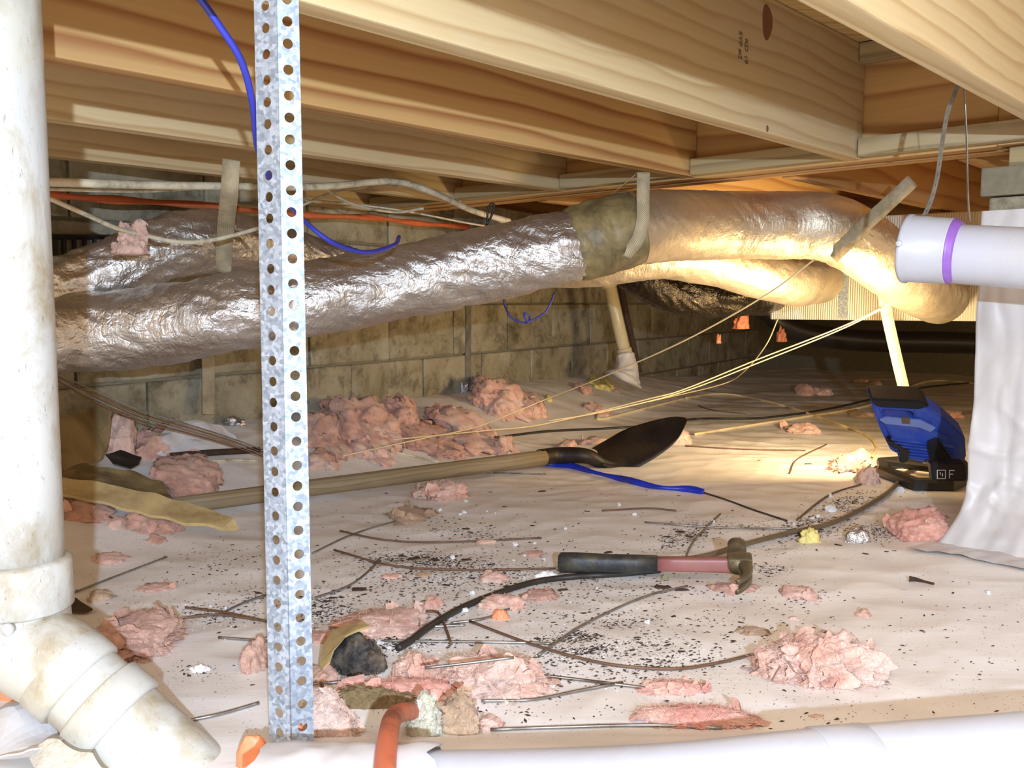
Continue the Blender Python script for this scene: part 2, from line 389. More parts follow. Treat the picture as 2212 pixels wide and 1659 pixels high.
def boxm(name, size, loc, rot, mat, parent=None, bevel=0.003, seg=2):
    """box centred on x/y/z local, object carries the transform (so the texture follows the piece)"""
    bm = bmesh.new(); bmesh.ops.create_cube(bm, size=1)
    for q in bm.verts: q.co = Vector((q.co.x * size[0], q.co.y * size[1], q.co.z * size[2]))
    if bevel: bmesh.ops.bevel(bm, geom=bm.edges[:], offset=bevel, segments=seg, affect='EDGES', profile=0.6)
    me = bpy.data.meshes.new(name); bm.to_mesh(me); bm.free()
    o = link(name, me, mat, parent)
    mt = Matrix.Translation(Vector(loc)) @ rot.to_4x4()
    if parent: mt = Matrix.Translation(-parent.location) @ mt
    o.matrix_basis = mt
    return o
def ribbon_geo(path, wdirs, w, th=0.0012):
    vs = []; fs = []; fr = frames(path)
    for i, (p, (t, n, b)) in enumerate(zip(path, fr)):
        wd_ = wdirs(i) if callable(wdirs) else wdirs
        wd_ = (Vector(wd_) - t * t.dot(Vector(wd_))).normalized(); nn = t.cross(wd_)
        ww = w(i) if callable(w) else w
        for a, c in ((-1, -1), (1, -1), (1, 1), (-1, 1)): vs.append(p + wd_ * (a * ww / 2) + nn * (c * th / 2))
    for i in range(len(path) - 1):
        for k in range(4):
            k2 = (k + 1) % 4; fs.append((i * 4 + k, i * 4 + k2, (i + 1) * 4 + k2, (i + 1) * 4 + k))
    n = (len(path) - 1) * 4; fs += [(3, 2, 1, 0), (n, n + 1, n + 2, n + 3)]
    return vs, fs

# ================================================================== SETTING
# floor: one white liner, denser towards the camera
xs = np.concatenate([np.linspace(-2.6, -1.2, 40, endpoint=False), np.linspace(-1.2, 1.5, 360, endpoint=False), np.linspace(1.5, 4.6, 110)])
ys = np.concatenate([np.linspace(-0.6, 0.75, 20, endpoint=False), np.linspace(0.75, 3.2, 400, endpoint=False), np.linspace(3.2, 8.6, 230)])
vs = [(x, y, fh(x, y)) for y in ys for x in xs]; nx = len(xs)
fs = [(j * nx + i, j * nx + i + 1, (j + 1) * nx + i + 1, (j + 1) * nx + i) for j in range(len(ys) - 1) for i in range(nx - 1)]
me = bpy.data.meshes.new('floor'); me.from_pydata(vs, [], fs); me.update()
fl = link('floor', me, 'liner', None, True); tag(fl, 'white vinyl ground liner with folds, dust and brown smears', None, None, 'structure')
# back wall of blocks
def rotz(d): return Matrix.Rotation(math.atan2(d.y, d.x), 3, 'Z')
R = rotz(WD)
def wpt(s, d, z): q = WP + WD * s + WN * d; return Vector((q.x, q.y, z))
wall = mesh('wall_back', *box_geo(wpt(-3.0, -0.20, -0.05), (WD.x * 6.8, WD.y * 6.8, 0), (WN.x * 0.189, WN.y * 0.189, 0), (0, 0, 0.80)), 'mortar')
tag(wall, 'grey concrete block foundation wall stained with damp', None, None, 'structure')
block_me = []
for q in range(5):
    bm = bmesh.new(); bmesh.ops.create_cube(bm, size=1)
    rr = random.Random(q)
    for k in bm.verts: k.co = Vector((k.co.x * 0.392, k.co.y * 0.06, k.co.z * 0.192)) + Vector((rr.uniform(-.001, .001), rr.uniform(-.002, .002), rr.uniform(-.001, .001)))
    bmesh.ops.bevel(bm, geom=bm.edges[:], offset=0.004, segments=1, affect='EDGES')
    mb = bpy.data.meshes.new('concrete_block'); bm.to_mesh(mb); bm.free(); mb.materials.append(M['block']); block_me.append(mb)
for row in range(5):
    z = 0.48 - 0.3 + 0.2 * (row - 1) + 0.0
    for k in range(-8, 10):
        s = k * 0.4 + (0.2 if row % 2 else 0) + 0.03
        if s < -2.9 or s > 3.6: continue
        o = bpy.data.objects.new('concrete_block', random.choice(block_me)); C.objects.link(o); o.parent = wall
        p = wpt(s, -0.025 + random.uniform(-.002, .002), z + 0.0)
        o.matrix_basis = Matrix.Translation(p - wall.location) @ R.to_4x4()
top = 0.48 - 0.3 + 0.2 * 3 + 0.1
# top course is cut by the sill
sill_z = 0.742
tr = boxm('trim_1', (6.8, 0.16, 0.05), wpt(0.4, -0.085, sill_z + 0.045), R, 'ledger'); tag(tr, 'dark timber sill along the block wall', None, None, 'structure')
rim = boxm('trim_2', (6.8, 0.04, 0.26), wpt(0.4, -0.15, 0.9), R, 'girder'); tag(rim, None, None, None, 'structure')
# far wall at the end, shrouded in dark sheeting
FE = WP + WD * 3.75; FD = Vector((0.735, -0.678))
fw = []; ff = []
N1, N2 = 60, 16
for j in range(N2 + 1):
    for i in range(N1 + 1):
        s = i / N1 * 5.0 - 0.3; z = j / N2 * 1.05 - 0.02
        q = FE + FD * s; off = 0.03 * noise.noise(Vector((s * 2.2, z * 1.5, 1)))
        fw.append((q.x - 0.678 * (off + 0.25 * (1 - z) ** 3), q.y - 0.735 * (off + 0.25 * (1 - z) ** 3), z))
for j in range(N2):
    for i in range(N1): a = j * (N1 + 1) + i; ff.append((a, a + 1, a + N1 + 2, a + N1 + 1))
tag(mesh('wall_far', fw, ff, 'mortar', None, True), 'far foundation wall draped to the floor', None, None, 'structure')
# ceiling: plywood panels
ce = mesh('ceiling', *box_geo((-3.2, 0.7, ZT + 0.001), (9, 0, 0), (0, 8.6, 0), (0, 0, 0.02)), 'subfloor'); tag(ce, 'plywood subfloor underside above the joists', None, None, 'structure')

# ================================================================== TIMBER
RU = rotz(u); RV = rotz(v)
SPC = 0.405
def joist(k, mat, label, a0=-3.1, a1=0.0, name='floor_joist'):
    c = uv((a0 + a1) / 2, k * SPC - 0.019, (ZB + ZT) / 2)
    o = boxm(name, (a1 - a0, 0.038, ZT - ZB), c, RU, mat)
    return tag(o, label, 'joist', 'floor joists overhead')
jA = joist(0, 'joist', 'wide pale joist with a big round knot, ending at the girder')
joist(1, 'joist', 'joist crossing the top right corner of the picture')
joist(-1, 'joist_red', 'joist with bold swirling orange grain, behind the wide knotted one')
joist(-2, 'joist', 'third joist from the right, next behind the swirling grained one', a0=-2.6)
joist(-3, 'joist', 'fourth joist from the right, thin pale strip above the cables', a0=-2.0)
joist(-4, 'joist', 'joist furthest left, just above the white cables beside the wall', a0=-0.62, a1=-0.02)
gl = ['orange lit joist beyond the girder, bare above the duct strap', 'joist beyond the girder above the straight duct', 'shaded joist beyond the girder behind the taped duct collar', 'dark joist beyond the girder above the white cables', 'joist beyond the girder nearest the stone pier']
for k, lb in ((0.45, gl[0]), (-0.55, gl[1]), (-1.5, gl[2]), (-2.5, gl[3]), (1.4, gl[4])):
    joist(k, 'girder', lb, a0=0.155, a1=3.4)
g = empty('timber_girder', uv(0.07, -1.0, ZB), 'laminated timber girder of stacked plies resting on the right pier', 'beam')
glen0, glen1 = -1.62, 0.262
for i in range(4):
    o = boxm('girder_ply', (glen1 - glen0, 0.034, ZT - ZB + (-0.004 if i % 2 else 0)), uv(0.02 + 0.037 * i, (glen0 + glen1) / 2, (ZB + ZT) / 2 - (0.0 if i % 2 else 0.002)), RV, 'girder', g)
boxm('girder_ply', (1.0, 0.034, ZT - ZB), uv(0.02, glen1 + 0.5, (ZB + ZT) / 2), RV, 'girder', g)
for i in range(5):   # ledger strips between the joists
    b1 = (1 - i) * SPC - 0.042; b0 = b1 - SPC + 0.046
    boxm('ledger_strip', (b1 - b0, 0.036, 0.038), uv(-0.018, (b0 + b1) / 2, ZB + 0.021), RV, 'ledger', g)
boxm('ledger_strip', (0.5, 0.036, 0.038), uv(-0.018, SPC + 0.25, ZB + 0.021), RV, 'ledger', g)
boxm('nailer', (SPC - 0.04, 0.036, 0.038), uv(-0.018, SPC / 2 - 0.019, ZT - 0.02), RV, 'ledger', g)
boxm('nailer', (SPC - 0.04, 0.036, 0.038), uv(-0.018, SPC * 1.5 - 0.019, ZT - 0.02), RV, 'ledger', g)
# knots and stamp on the wide joist
jn = -v   # outward normal of the visible face is +v side? (face towards the camera)
face0 = uv(0, 0, 0); fn = v
def on_face(px, py, k, off=0.0008): return onp(px, py, uv(0, k * SPC, 0), v) + v * off
def knot(px, py, k, rx, rz, par):
    c = on_face(px, py, k); vsk = []; 
    for r_ in (0, 0.5, 1.0):
        for q in range(28):
            a = q / 28 * 2 * math.pi; w = 1 + 0.08 * math.sin(3 * a + 1)
            vsk.append(Vector((math.cos(a) * rx * r_ * w, -0.0006 * (1 - r_ * r_) , math.sin(a) * rz * r_ * w)))
    fsk = [(r_ * 28 + q, r_ * 28 + (q + 1) % 28, (r_ + 1) * 28 + (q + 1) % 28, (r_ + 1) * 28 + q) for r_ in range(2) for q in range(28)]
    me = bpy.data.meshes.new('knot'); me.from_pydata(vsk, [], fsk); o = link('knot', me, 'knot', par)
    o.matrix_basis = par.matrix_basis.inverted() @ (Matrix.Translation(c) @ RU.to_4x4())
    return o
knot(1657, 48, 0, 0.018, 0.030, jA); knot(1657, 278, 0, 0.004, 0.006, jA)
def stamp(txt, px, py, k, size, par, ang):
    cu = bpy.data.curves.new('t', 'FONT'); cu.body = txt; cu.size = size; cu.extrude = 0.0002
    to = bpy.data.objects.new('t', cu); C.objects.link(to)
    dg = bpy.context.evaluated_depsgraph_get(); me = bpy.data.meshes.new_from_object(to.evaluated_get(dg)); bpy.data.objects.remove(to)
    me.materials.clear(); o = link('grade_stamp', me, 'cord_brown', par)
    rot = RU @ Matrix.Rotation(math.pi / 2, 3, 'X') @ Matrix.Rotation(ang, 3, 'Z')
    o.matrix_basis = par.matrix_basis.inverted() @ (Matrix.Translation(on_face(px, py, k)) @ rot.to_4x4())
stamp('SYP #2', 1596, 66, 0, 0.016, jA, -math.pi / 2); stamp('KD 19', 1609, 82, 0, 0.016, jA, -math.pi / 2)

# ================================================================== PIER on the right
pier = empty('block_pier', uv(0.08, 0.46, 0), 'concrete block pier at the right edge, lower part wrapped in white plastic', 'pier')
pz = 0.0
for i in range(4):
    h = 0.19 if i < 3 else 0.10
    boxm('pier_block', (0.40, 0.25, h), uv(0.115, 0.252 + 0.20 + (0.004 if i % 2 else 0), pz + h / 2 + 0.002), RV, 'block', pier, 0.005, 2); pz += h + 0.004
boxm('cap_slab', (0.42, 0.27, 0.055), uv(0.115, 0.452, pz + 0.0275), RV, 'mortar', pier, 0.004); pz += 0.056
boxm('timber_shim', (0.36, 0.16, max(0.01, ZB - pz - 0.002)), uv(0.10, 0.46, (pz + ZB) / 2 - 0.002), RV, 'ledger', pier, 0.002)
# wrap sheet: hangs from two-thirds height to the floor, wrinkled
wv = []; wf = []
NI, NJ = 70, 110
for j in range(NJ + 1):
    z = 0.655 * j / NJ
    for i in range(NI + 1):
        s = i / NI
        flare = 0.07 * max(0, 1 - z / 0.16) ** 2
        if s < 0.12:
            b = 0.252 - 0.008 - flare * 0.5; a = -0.014 + (0.12 - s) / 0.12 * 0.2
        else:
            b = 0.252 - 0.008 + (s - 0.12) / 0.88 * 0.285 - flare * (1 - s) * 0.5; a = -0.014
        a -= flare * 0.9
        wr = 0.010 * noise.noise(Vector((s * 3.2, z * 4.5, 4))) + 0.006 * noise.noise(Vector((s * 11, z * 9, 1)))
        cr = 0.006 * (1 - min(1, abs(noise.noise(Vector((s * 4 + z * 6, z * 16, 7)))) * 4))
        a -= 0.006 + abs(wr) * (1.3 - z) + cr * smooth((0.35 - z) / 0.2)
        b -= 0.008 * noise.noise(Vector((0, z * 8, 2))) * (1 - s)
        p = uv(a, b, z); p.z += fh(p.x, p.y) * max(0, 1 - z / 0.2) + 0.003
        wv.append(p)
for j in range(NJ):
    for i in range(NI): a = j * (NI + 1) + i; wf.append((a, a + 1, a + NI + 2, a + NI + 1))
mesh('plastic_wrap', wv, wf, 'white_plastic', pier, True)
sk = []; sf = []
for j in range(9):
    for i in range(60):
        s = i / 59; q = j / 8
        p = uv(-0.05 - 0.12 * q - 0.02 * noise.noise(Vector((s * 6, q * 2, 3))), 0.22 + s * 0.36 - 0.04 * q, 0)
        p.z = fh(p.x, p.y) + 0.004 + 0.010 * abs(noise.noise(Vector((s * 9, q * 3, 5)))) * (1 - q * .6); sk.append(p)
for j in range(8):
    for i in range(59): a = j * 60 + i; sf.append((a, a + 1, a + 61, a + 60))
mesh('plastic_skirt', sk, sf, 'white_plastic', pier, True)

# ================================================================== PIPES
def frame_rot(z_axis, x_hint=(1, 0, 0)):
    z = Vector(z_axis).normalized(); x = (Vector(x_hint) - z * z.dot(Vector(x_hint))).normalized(); y = z.cross(x)
    return Matrix((x, y, z)).transposed()
def lathe_geo(p0, p1, prof, sides=48):
    """prof: list of (t along 0..1 in metres from p0, radius)"""
    d = (Vector(p1) - Vector(p0)).normalized(); R_ = frame_rot(d, (0, 0, 1) if abs(d.z) < .9 else (1, 0, 0)); vs = []; fs = []
    for s, r in prof:
        for k in range(sides):
            a = 2 * math.pi * k / sides; vs.append(Vector(p0) + R_ @ Vector((math.cos(a) * r, math.sin(a) * r, s)))
    for i in range(len(prof) - 1):
        for k in range(sides): k2 = (k + 1) % sides; fs.append((i * sides + k, i * sides + k2, (i + 1) * sides + k2, (i + 1) * sides + k))
    fs.append(tuple(range(sides - 1, -1, -1))); n = (len(prof) - 1) * sides; fs.append(tuple(range(n, n + sides)))
    return vs, fs
# left stack
YL = 0.98
base = at(40, 1200, YL)
st = empty('drain_stack', (base.x, base.y, 0.05), 'dirty white plastic drain pipe down the left edge with an angled elbow', 'pipe')
pr = 0.0455; hr = 0.0530
topp = Vector((base.x, base.y, ZT - 0.002)); e0 = at(36, 1215, YL)
mesh('vertical_pipe', *tube_geo([Vector((base.x, base.y, base.z - 0.03 + (ZT - base.z + .025) * t / 6)) for t in range(7)], pr, 56), 'pvc_dirty', st, True)
c1t = at(40, 1205, YL); c1b = at(38, 1315, YL)
hubl = (c1t.z - c1b.z)
mesh('elbow_hub', *lathe_geo((base.x, base.y, c1b.z), (base.x, base.y, c1t.z), [(0, hr - 0.003), (0.003, hr), (hubl - 0.004, hr), (hubl - .001, hr - 0.003), (hubl, pr)], 56), 'pvc_dirty', st, True)
# elbow body bend then lower run
ea = Vector((base.x, base.y, c1b.z + 0.002)); k1 = at(125, 1436, YL - 0.02); k2 = at(173, 1487, YL - 0.025)
dl = (at(260, 1556, YL - 0.03) - k1).normalized()
eb = at(38, 1380, YL - 0.005)
body = cat_rom([ea + Vector((0, 0, 0.01)), ea, Vector((ea.x + 0.002, ea.y, eb.z + 0.008)), at(72, 1405, YL - 0.012), k1 - dl * 0.004, k1 + dl * 0.01], 8)
mesh('elbow_body', *tube_geo(body, 0.049, 56), 'pvc_dirty', st, True)
def hub(p0, p1, name, r):
    L = (p1 - p0).length; mesh(name, *lathe_geo(p0, p1, [(0, r - 0.004), (0.003, r), (L - 0.003, r), (L, r - 0.003), (L, pr)], 56), 'pvc_dirty', st, True)
hub(k1, k1 + dl * (k2 - k1).length, 'elbow_collar', 0.0505)
h1 = at(206, 1511, YL - 0.03)
s1 = k1 + dl * (h1 - k1).dot(dl); L2 = (at(260, 1556, YL - .03) - h1).length
hub(s1, s1 + dl * (L2 + 0.004), 'coupling', 0.0515)
endp = s1 + dl * 0.20
mesh('angled_pipe', *tube_geo([k1 + (endp - k1) * (t / 5) for t in range(6)], 0.0455, 56), 'pvc_dirty', st, True)
# raised marks on the elbow
for (a, b, rr) in ((12, 1362, 0.0065), (33, 1406, 0.0065)):
    p = at(a, b, YL - 0.055); mesh('moulded_mark', *lathe_geo(p, p + Vector((0, 0.008, 0)), [(0, rr * 0.9), (0.001, rr), (0.008, rr)], 20), 'pvc_dirty', st, True)
# small foot pipe with foam to the right of the elbow
fp = empty('floor_pipe_stub', at(480, 1640, 0.97), 'short dirty white pipe stub running into orange foam at bottom', 'pipe')
mesh('pipe', *tube_geo([at(380, 1652, 0.985), at(460, 1648, 0.985), at(560, 1640, 0.985)], 0.018, 32), 'pvc_dirty', fp, True)
# foreground white pipe
pts = [gr(560, 1690, 0.04), ]
P0 = at(640, 1655, 0.80); 
fpth = cat_rom([Vector((-0.175, 0.785, 0.018)), Vector((0.0, 0.785, 0.020)), Vector((0.15, 0.79, 0.024)), Vector((0.33, 0.81, 0.032)), Vector((0.75, 0.85, 0.045))], 10)
fgp = empty('foreground_pipe', (0.2, 0.8, 0.0), 'large smooth white pipe lying across the bottom of the picture', 'pipe')
mesh('pipe', *tube_geo(fpth, 0.062, 64), 'pvc', fgp, True)
# joint ring with curved seam
sp0 = fpth[30]; sp1 = fpth[31]
mesh('joint_ring', *lathe_geo(sp0 - (sp1 - sp0).normalized() * 0.05, sp0, [(0, .062), (0.001, 0.0632), (0.049, 0.0632), (0.05, 0.062)], 64), 'pvc', fgp, True)
# torn liner edge over its left end
tv = []; tf = []
for j in range(13):
    for i in range(31):
        s = i / 30; q = j / 12
        a = math.radians(150 - 120 * q)
        x = -0.225 + s * 0.16 + 0.012 * noise.noise(Vector((q * 5, s * 4, 8))) * (1 if 0 < s < 1 else 2)
        rr = 0.067 + 0.004 * noise.noise(Vector((s * 6, q * 6, 3)))
        tv.append((x, 0.785 + rr * math.cos(a) * 1.1, 0.019 + rr * math.sin(a)))
for j in range(12):
    for i in range(30): a = j * 31 + i; tf.append((a, a + 1, a + 32, a + 31))
tag(mesh('liner_scrap', tv, tf, 'white_plastic', None, True), 'crumpled white plastic scrap at the left end of the foreground pipe', 'plastic scrap')
# right sewer pipe, hub and strap
ra = at(2000, 545, 1.60); rb = at(2330, 565, 1.46); rd = (rb - ra).normalized()
rp = empty('drain_pipe', (ra + rb) / 2, 'lavender white drain pipe with purple primer, hanging at the right edge', 'pipe')
R0 = 0.0495
mesh('pipe', *tube_geo([ra - rd * 0.0 + (rb - ra) * t / 4 for t in range(5)], R0, 64), 'pvc', rp, True)
hs = at(1955, 537, 1.612); hl = (at(2060, 548, 1.57) - hs).dot(rd)
mesh('coupling', *lathe_geo(hs, hs + rd, [(0, R0 - .004), (0.001, 0.0575), (0.003, 0.059), (0.008, 0.059), (0.010, 0.0565), (hl * .5, 0.0560), (hl * .5 + .001, 0.0552), (hl - .004, 0.0552), (hl, 0.054), (hl, R0)], 64), 'pvc', rp, True)
mesh('primer_band', *lathe_geo(hs + rd * (hl - .003), hs + rd, [(0, 0.0543), (0.002, 0.0551), (0.005, 0.053), (0.011, R0 + .0006), (0.012, R0)], 64), 'purple', rp, True)
mesh('moulded_nub', *lathe_geo(at(1942, 526, 1.555), at(1942, 526, 1.60), [(0, .004), (0.001, .0055), (0.03, .0055)], 16), 'pvc', rp, True)
# perforated strap hanging from the joist
def perf_strip(path_pts, wdir, cells, width, hole_r, th=0.0014, hole_oval=1.0, w_end=None):
    """strip along path; each cell carries one round hole; returns geometry"""
    P = [Vector(p) for p in path_pts]; seg = [0]
    for i in range(1, len(P)): seg.append(seg[-1] + (P[i] - P[i - 1]).length)
    Lt = seg[-1]
    def pos(s):
        s = max(0, min(Lt, s))
        for i in range(1, len(P)):
            if s <= seg[i] + 1e-9:
                t = (s - seg[i - 1]) / max(1e-9, seg[i] - seg[i - 1]); return P[i - 1].lerp(P[i], t), (P[i] - P[i - 1]).normalized()
        return P[-1], (P[-1] - P[-2]).normalized()
    V = []; Fc = []; s = 0
    for L in cells:
        if s + L > Lt: break
        b = len(V); Nn = 16; outer = []; inner = []
        for k in range(Nn):
            a = 2 * math.pi * k / Nn; ca, sa = math.cos(a), math.sin(a)
            m = max(abs(ca), abs(sa)); outer.append((ca / m * width / 2, sa / m * L / 2)); inner.append((ca * hole_r, sa * hole_r * hole_oval))
        # exact corners
        for side in (1, -1):
            for lst in (outer, inner):
                for (x, y) in lst:
                    p, t = pos(s + L / 2 + y); w_ = (Vector(wdir) - t * t.dot(Vector(wdir))).normalized(); n_ = t.cross(w_)
                    V.append(p + w_ * x + n_ * side * th / 2)
        for k in range(Nn):
            k2 = (k + 1) % Nn
            Fc.append((b + k, b + k2, b + Nn + k2, b + Nn + k)); Fc.append((b + 2 * Nn + k2, b + 2 * Nn + k, b + 3 * Nn + k, b + 3 * Nn + k2))
            Fc.append((b + Nn + k, b + Nn + k2, b + 3 * Nn + k2, b + 3 * Nn + k)); Fc.append((b + k2, b + k, b + 2 * Nn + k, b + 2 * Nn + k2))
        s += L
    return V, Fc
hang = at(2078, 112, 1.50)
ps = empty('perforated_hanger', hang, 'grey perforated metal strap hanging from the joist to the drain pipe', 'strap')
l1 = [at(2079, 108, 1.46), at(2066, 190, 1.49), at(2048, 240, 1.5), at(2035, 310, 1.51), at(2025, 380, 1.53), at(2012, 430, 1.55), at(1996, 468, 1.58)]
l2 = [at(2082, 108, 1.46), at(2083, 200, 1.48), at(2088, 300, 1.49), at(2090, 400, 1.52), at(2094, 478, 1.54)]
for pp in (l1, l2):
    V_, F_ = perf_strip(cat_rom(pp, 4), (0.8, 0.6, 0) if pp is l1 else (0.3, 0.95, 0), [0.017] * 60, 0.0115, 0.0018, 0.001, 2.2)
    mesh('strap_leg', V_, F_, 'rust_strap', ps)
# slotted angle in the foreground
bt = gr(604, 1632, 0.0); YA = bt.y
sa = empty('slotted_angle', (bt.x, bt.y, bt.z), 'upright galvanised steel angle full of round holes, left of centre', 'steel angle')
cells = []
while len(cells) < 80: cells += [0.0205, 0.0205, 0.0205, 0.0275]
top_z = at(598, -40, YA).z
def flange(cx0, cx1, w0, dY, off, name, zb):
    pb = at(cx0, 1625, YA + dY); ptp = at(cx1, -60, YA + dY)
    pb = ptp + (pb - ptp) * ((ptp.z - zb) / (ptp.z - pb.z))
    wdr = Vector((1, -0.45 * (1 if off < 0 else -1), 0)).normalized()
    n = int((ptp - pb).length / 0.02) + 3
    V_, F_ = perf_strip([ptp, pb], wdr, cells if off < 0 else [0.0144] + cells, w0, 0.0048)
    mesh(name, V_, F_, 'galv', sa)
flange(606, 572, 0.0262, 0.0, -1, 'left_flange', 0.012)
flange(655, 618, 0.0222, 0.0, 1, 'right_flange', 0.012)

# ================================================================== DUCTS
def duct_geo(ctrl, d, seed=0, crumple=1.0, sides=72, n=26, dtab=None, pinch=None):
    pts = cat_rom([at(*c) for c in ctrl], n)
    L = len(pts); s = [0]
    for i in range(1, L): s.append(s[-1] + (pts[i] - pts[i - 1]).length)
    def rf(i, a, p):
        x = s[i]; ca, sa_ = math.cos(a), math.sin(a)
        q = noise.noise(Vector((x * 9, ca * 1.6 + seed, sa_ * 1.6))) * 0.05
        q += (1 - abs(noise.noise(Vector((x * 22 + 2 * ca, ca * 2.2, sa_ * 2.2 + seed)))) * 4) * 0.018
        q += (1 - abs(noise.noise(Vector((x * 60 + 3 * sa_, ca * 4, sa_ * 4 + seed)))) * 3) * 0.008
        k = 1 + q * crumple
        if pinch:
            for (f0, wd_, am) in pinch:
                k *= 1 - am * math.exp(-((i / L - f0) / wd_) ** 2) * (1 + 0.35 * math.sin(a * 17))
        return k
    return pts, tube_geo(pts, d / 2, sides, rf)
D1a = [(-60, 752, 1.86), (120, 726, 1.93), (300, 708, 1.96), (545, 668, 1.97), (800, 622, 2.05), (1000, 580, 2.1), (1170, 548, 2.1), (1262, 527, 2.12)]
d1 = empty('insulated_flex_duct', at(1300, 520, 2.1), 'long silver foil flex duct sagging across the picture to the right', 'duct')
pa, ga = duct_geo(D1a, 0.162, 1, 1.7, pinch=[(0.985, 0.03, 0.14)])
mesh('left_jacket', *ga, 'foil', d1, True)
D1b = [(1335, 498, 2.14), (1400, 489, 2.2), (1480, 487, 2.3), (1560, 486, 2.38), (1690, 487, 2.42), (1780, 491, 2.42), (1850, 520, 2.46), (1920, 570, 2.58), (1985, 618, 2.74), (2030, 640, 2.9)]
pb_, gb = duct_geo(D1b, 0.172, 5, 0.6); o = mesh('right_jacket', *gb, 'foil_soft', d1, True)
cpts = cat_rom([at(1238, 530, 2.115), at(1290, 515, 2.12), at(1372, 492, 2.135)], 24)
def rfc(i, a, p):
    x = i / 48
    return 1 + 0.05 * math.sin(x * math.pi) + 0.03 * abs(math.sin(x * 9.5 + 0.5 * math.sin(a))) + 0.025 * noise.noise(Vector((x * 5, math.cos(a) * 3, math.sin(a) * 3))) + 0.012 * noise.noise(Vector((x * 20, math.cos(a) * 9, math.sin(a) * 9)))
mesh('tape_collar', *tube_geo(cpts, 0.0815, 96, rfc), 'tape', d1, True)
d2 = empty('flex_duct', at(1550, 580, 2.6), 'shorter foil duct below the long one, ending at the plenum', 'duct')
mesh('jacket', *duct_geo([(1150, 560, 2.45), (1290, 560, 2.45), (1420, 545, 2.5), (1530, 560, 2.6), (1640, 592, 2.7), (1720, 610, 2.85), (1775, 608, 3.1)], 0.142, 9, 0.8)[1], 'foil_soft', d2, True)
d3 = empty('dark_flex_duct', at(1500, 640, 3.0), 'dark glossy duct curving under the foil ducts by the wall', 'duct')
mesh('jacket', *duct_geo([(1350, 560, 2.95), (1400, 600, 2.95), (1460, 630, 2.97), (1530, 640, 3.0), (1610, 632, 3.05), (1690, 640, 3.6)], 0.145, 14, 1.8)[1], 'foil_dark', d3, True)
d4 = empty('rear_flex_duct', at(400, 530, 2.1), 'crumpled silver duct at upper left behind the long one', 'duct')
mesh('jacket', *duct_geo([(20, 668, 1.98), (130, 628, 1.99), (230, 588, 2.03), (330, 545, 2.08), (430, 522, 2.15), (530, 525, 2.28), (640, 556, 2.45), (760, 590, 2.6)], 0.136, 21, 2.2)[1], 'foil', d4, True)
tag(tube('dark_floor_duct', cat_rom([at(1640, 660, 4.6), at(1720, 715, 4.6), at(1850, 735, 4.7), at(2050, 740, 4.7), at(2200, 745, 4.7)], 20), 0.055, 'dark_plastic', None, 32), 'dark duct lying in shadow beneath the plenum', 'duct')
# plenum box
q0 = at(1664, 690, 3.32); q1 = at(2120, 705, 2.95)
dv = Vector((q1.x - q0.x, q1.y - q0.y, 0)); L_ = dv.length; dv.normalize(); dn = Vector((-dv.y, dv.x, 0))
hz = ZB - 0.012 - q0.z
pl = empty('plenum_box', q0 + dv * L_ / 2, 'foil faced plenum box behind the ducts, glaring on its right side', 'plenum')
RP = rotz(dv)
boxm('box_body', (L_, 0.5, hz), q0 + dv * L_ / 2 + dn * 0.25 + Vector((0, 0, hz / 2)), RP, 'foil_board', pl, 0.004)
boxm('box_body', (0.35, 0.32, hz * 0.86), q0 - dv * 0.06 + dn * 0.44 + Vector((0, 0, hz * 0.50)), RP, 'mortar', pl, 0.004)
boxm('foil_tape_strip', (0.032, 0.002, hz - 0.01), q0 + dv * 0.25 - dn * 0.0015 + Vector((0, 0, hz / 2)), RP, 'galv', pl, 0)
# ---- webbing straps
def strap(name, ctrl, wdir, w, label, n=10, mat='webbing', th=0.0015):
    V_, F_ = ribbon_geo(cat_rom([at(*c) for c in ctrl], n), wdir, w, th)
    return tag(mesh(name, V_, F_, mat, None, True), label, 'strap')
strap('webbing_strap', [(1390, 372, 2.06), (1389, 430, 2.05), (1388, 480, 2.045), (1376, 520, 2.045), (1350, 554, 2.06)], (1, 0, 0), 0.028, 'grey woven strap wrapped under the duct beside the taped collar')
strap('webbing_strap', [(1375, 375, 2.1), (1345, 400, 2.14), (1315, 425, 2.2)], (0.7, 0, 0.6), 0.018, 'short grey strap leading up left from behind the taped collar')
strap('webbing_strap', [(1972, 390, 2.34), (1915, 443, 2.335), (1870, 484, 2.325), (1832, 522, 2.32), (1797, 556, 2.375)], (0.6, 0, -0.8), 0.036, 'pale woven strap running diagonally over the duct bend')
strap('webbing_strap', [(1905, 620, 2.7), (1918, 690, 2.72), (1936, 770, 2.74), (1955, 850, 2.76)], (1, 0, 0.1), 0.033, 'yellowish strap hanging from the bent duct to the floor')
strap('webbing_strap', [(500, 345, 1.93), (495, 420, 1.95), (487, 500, 2.08), (482, 590, 2.12)], (1, 0, 0), 0.036, 'grey woven strap over the crumpled rear duct, left of the angle')

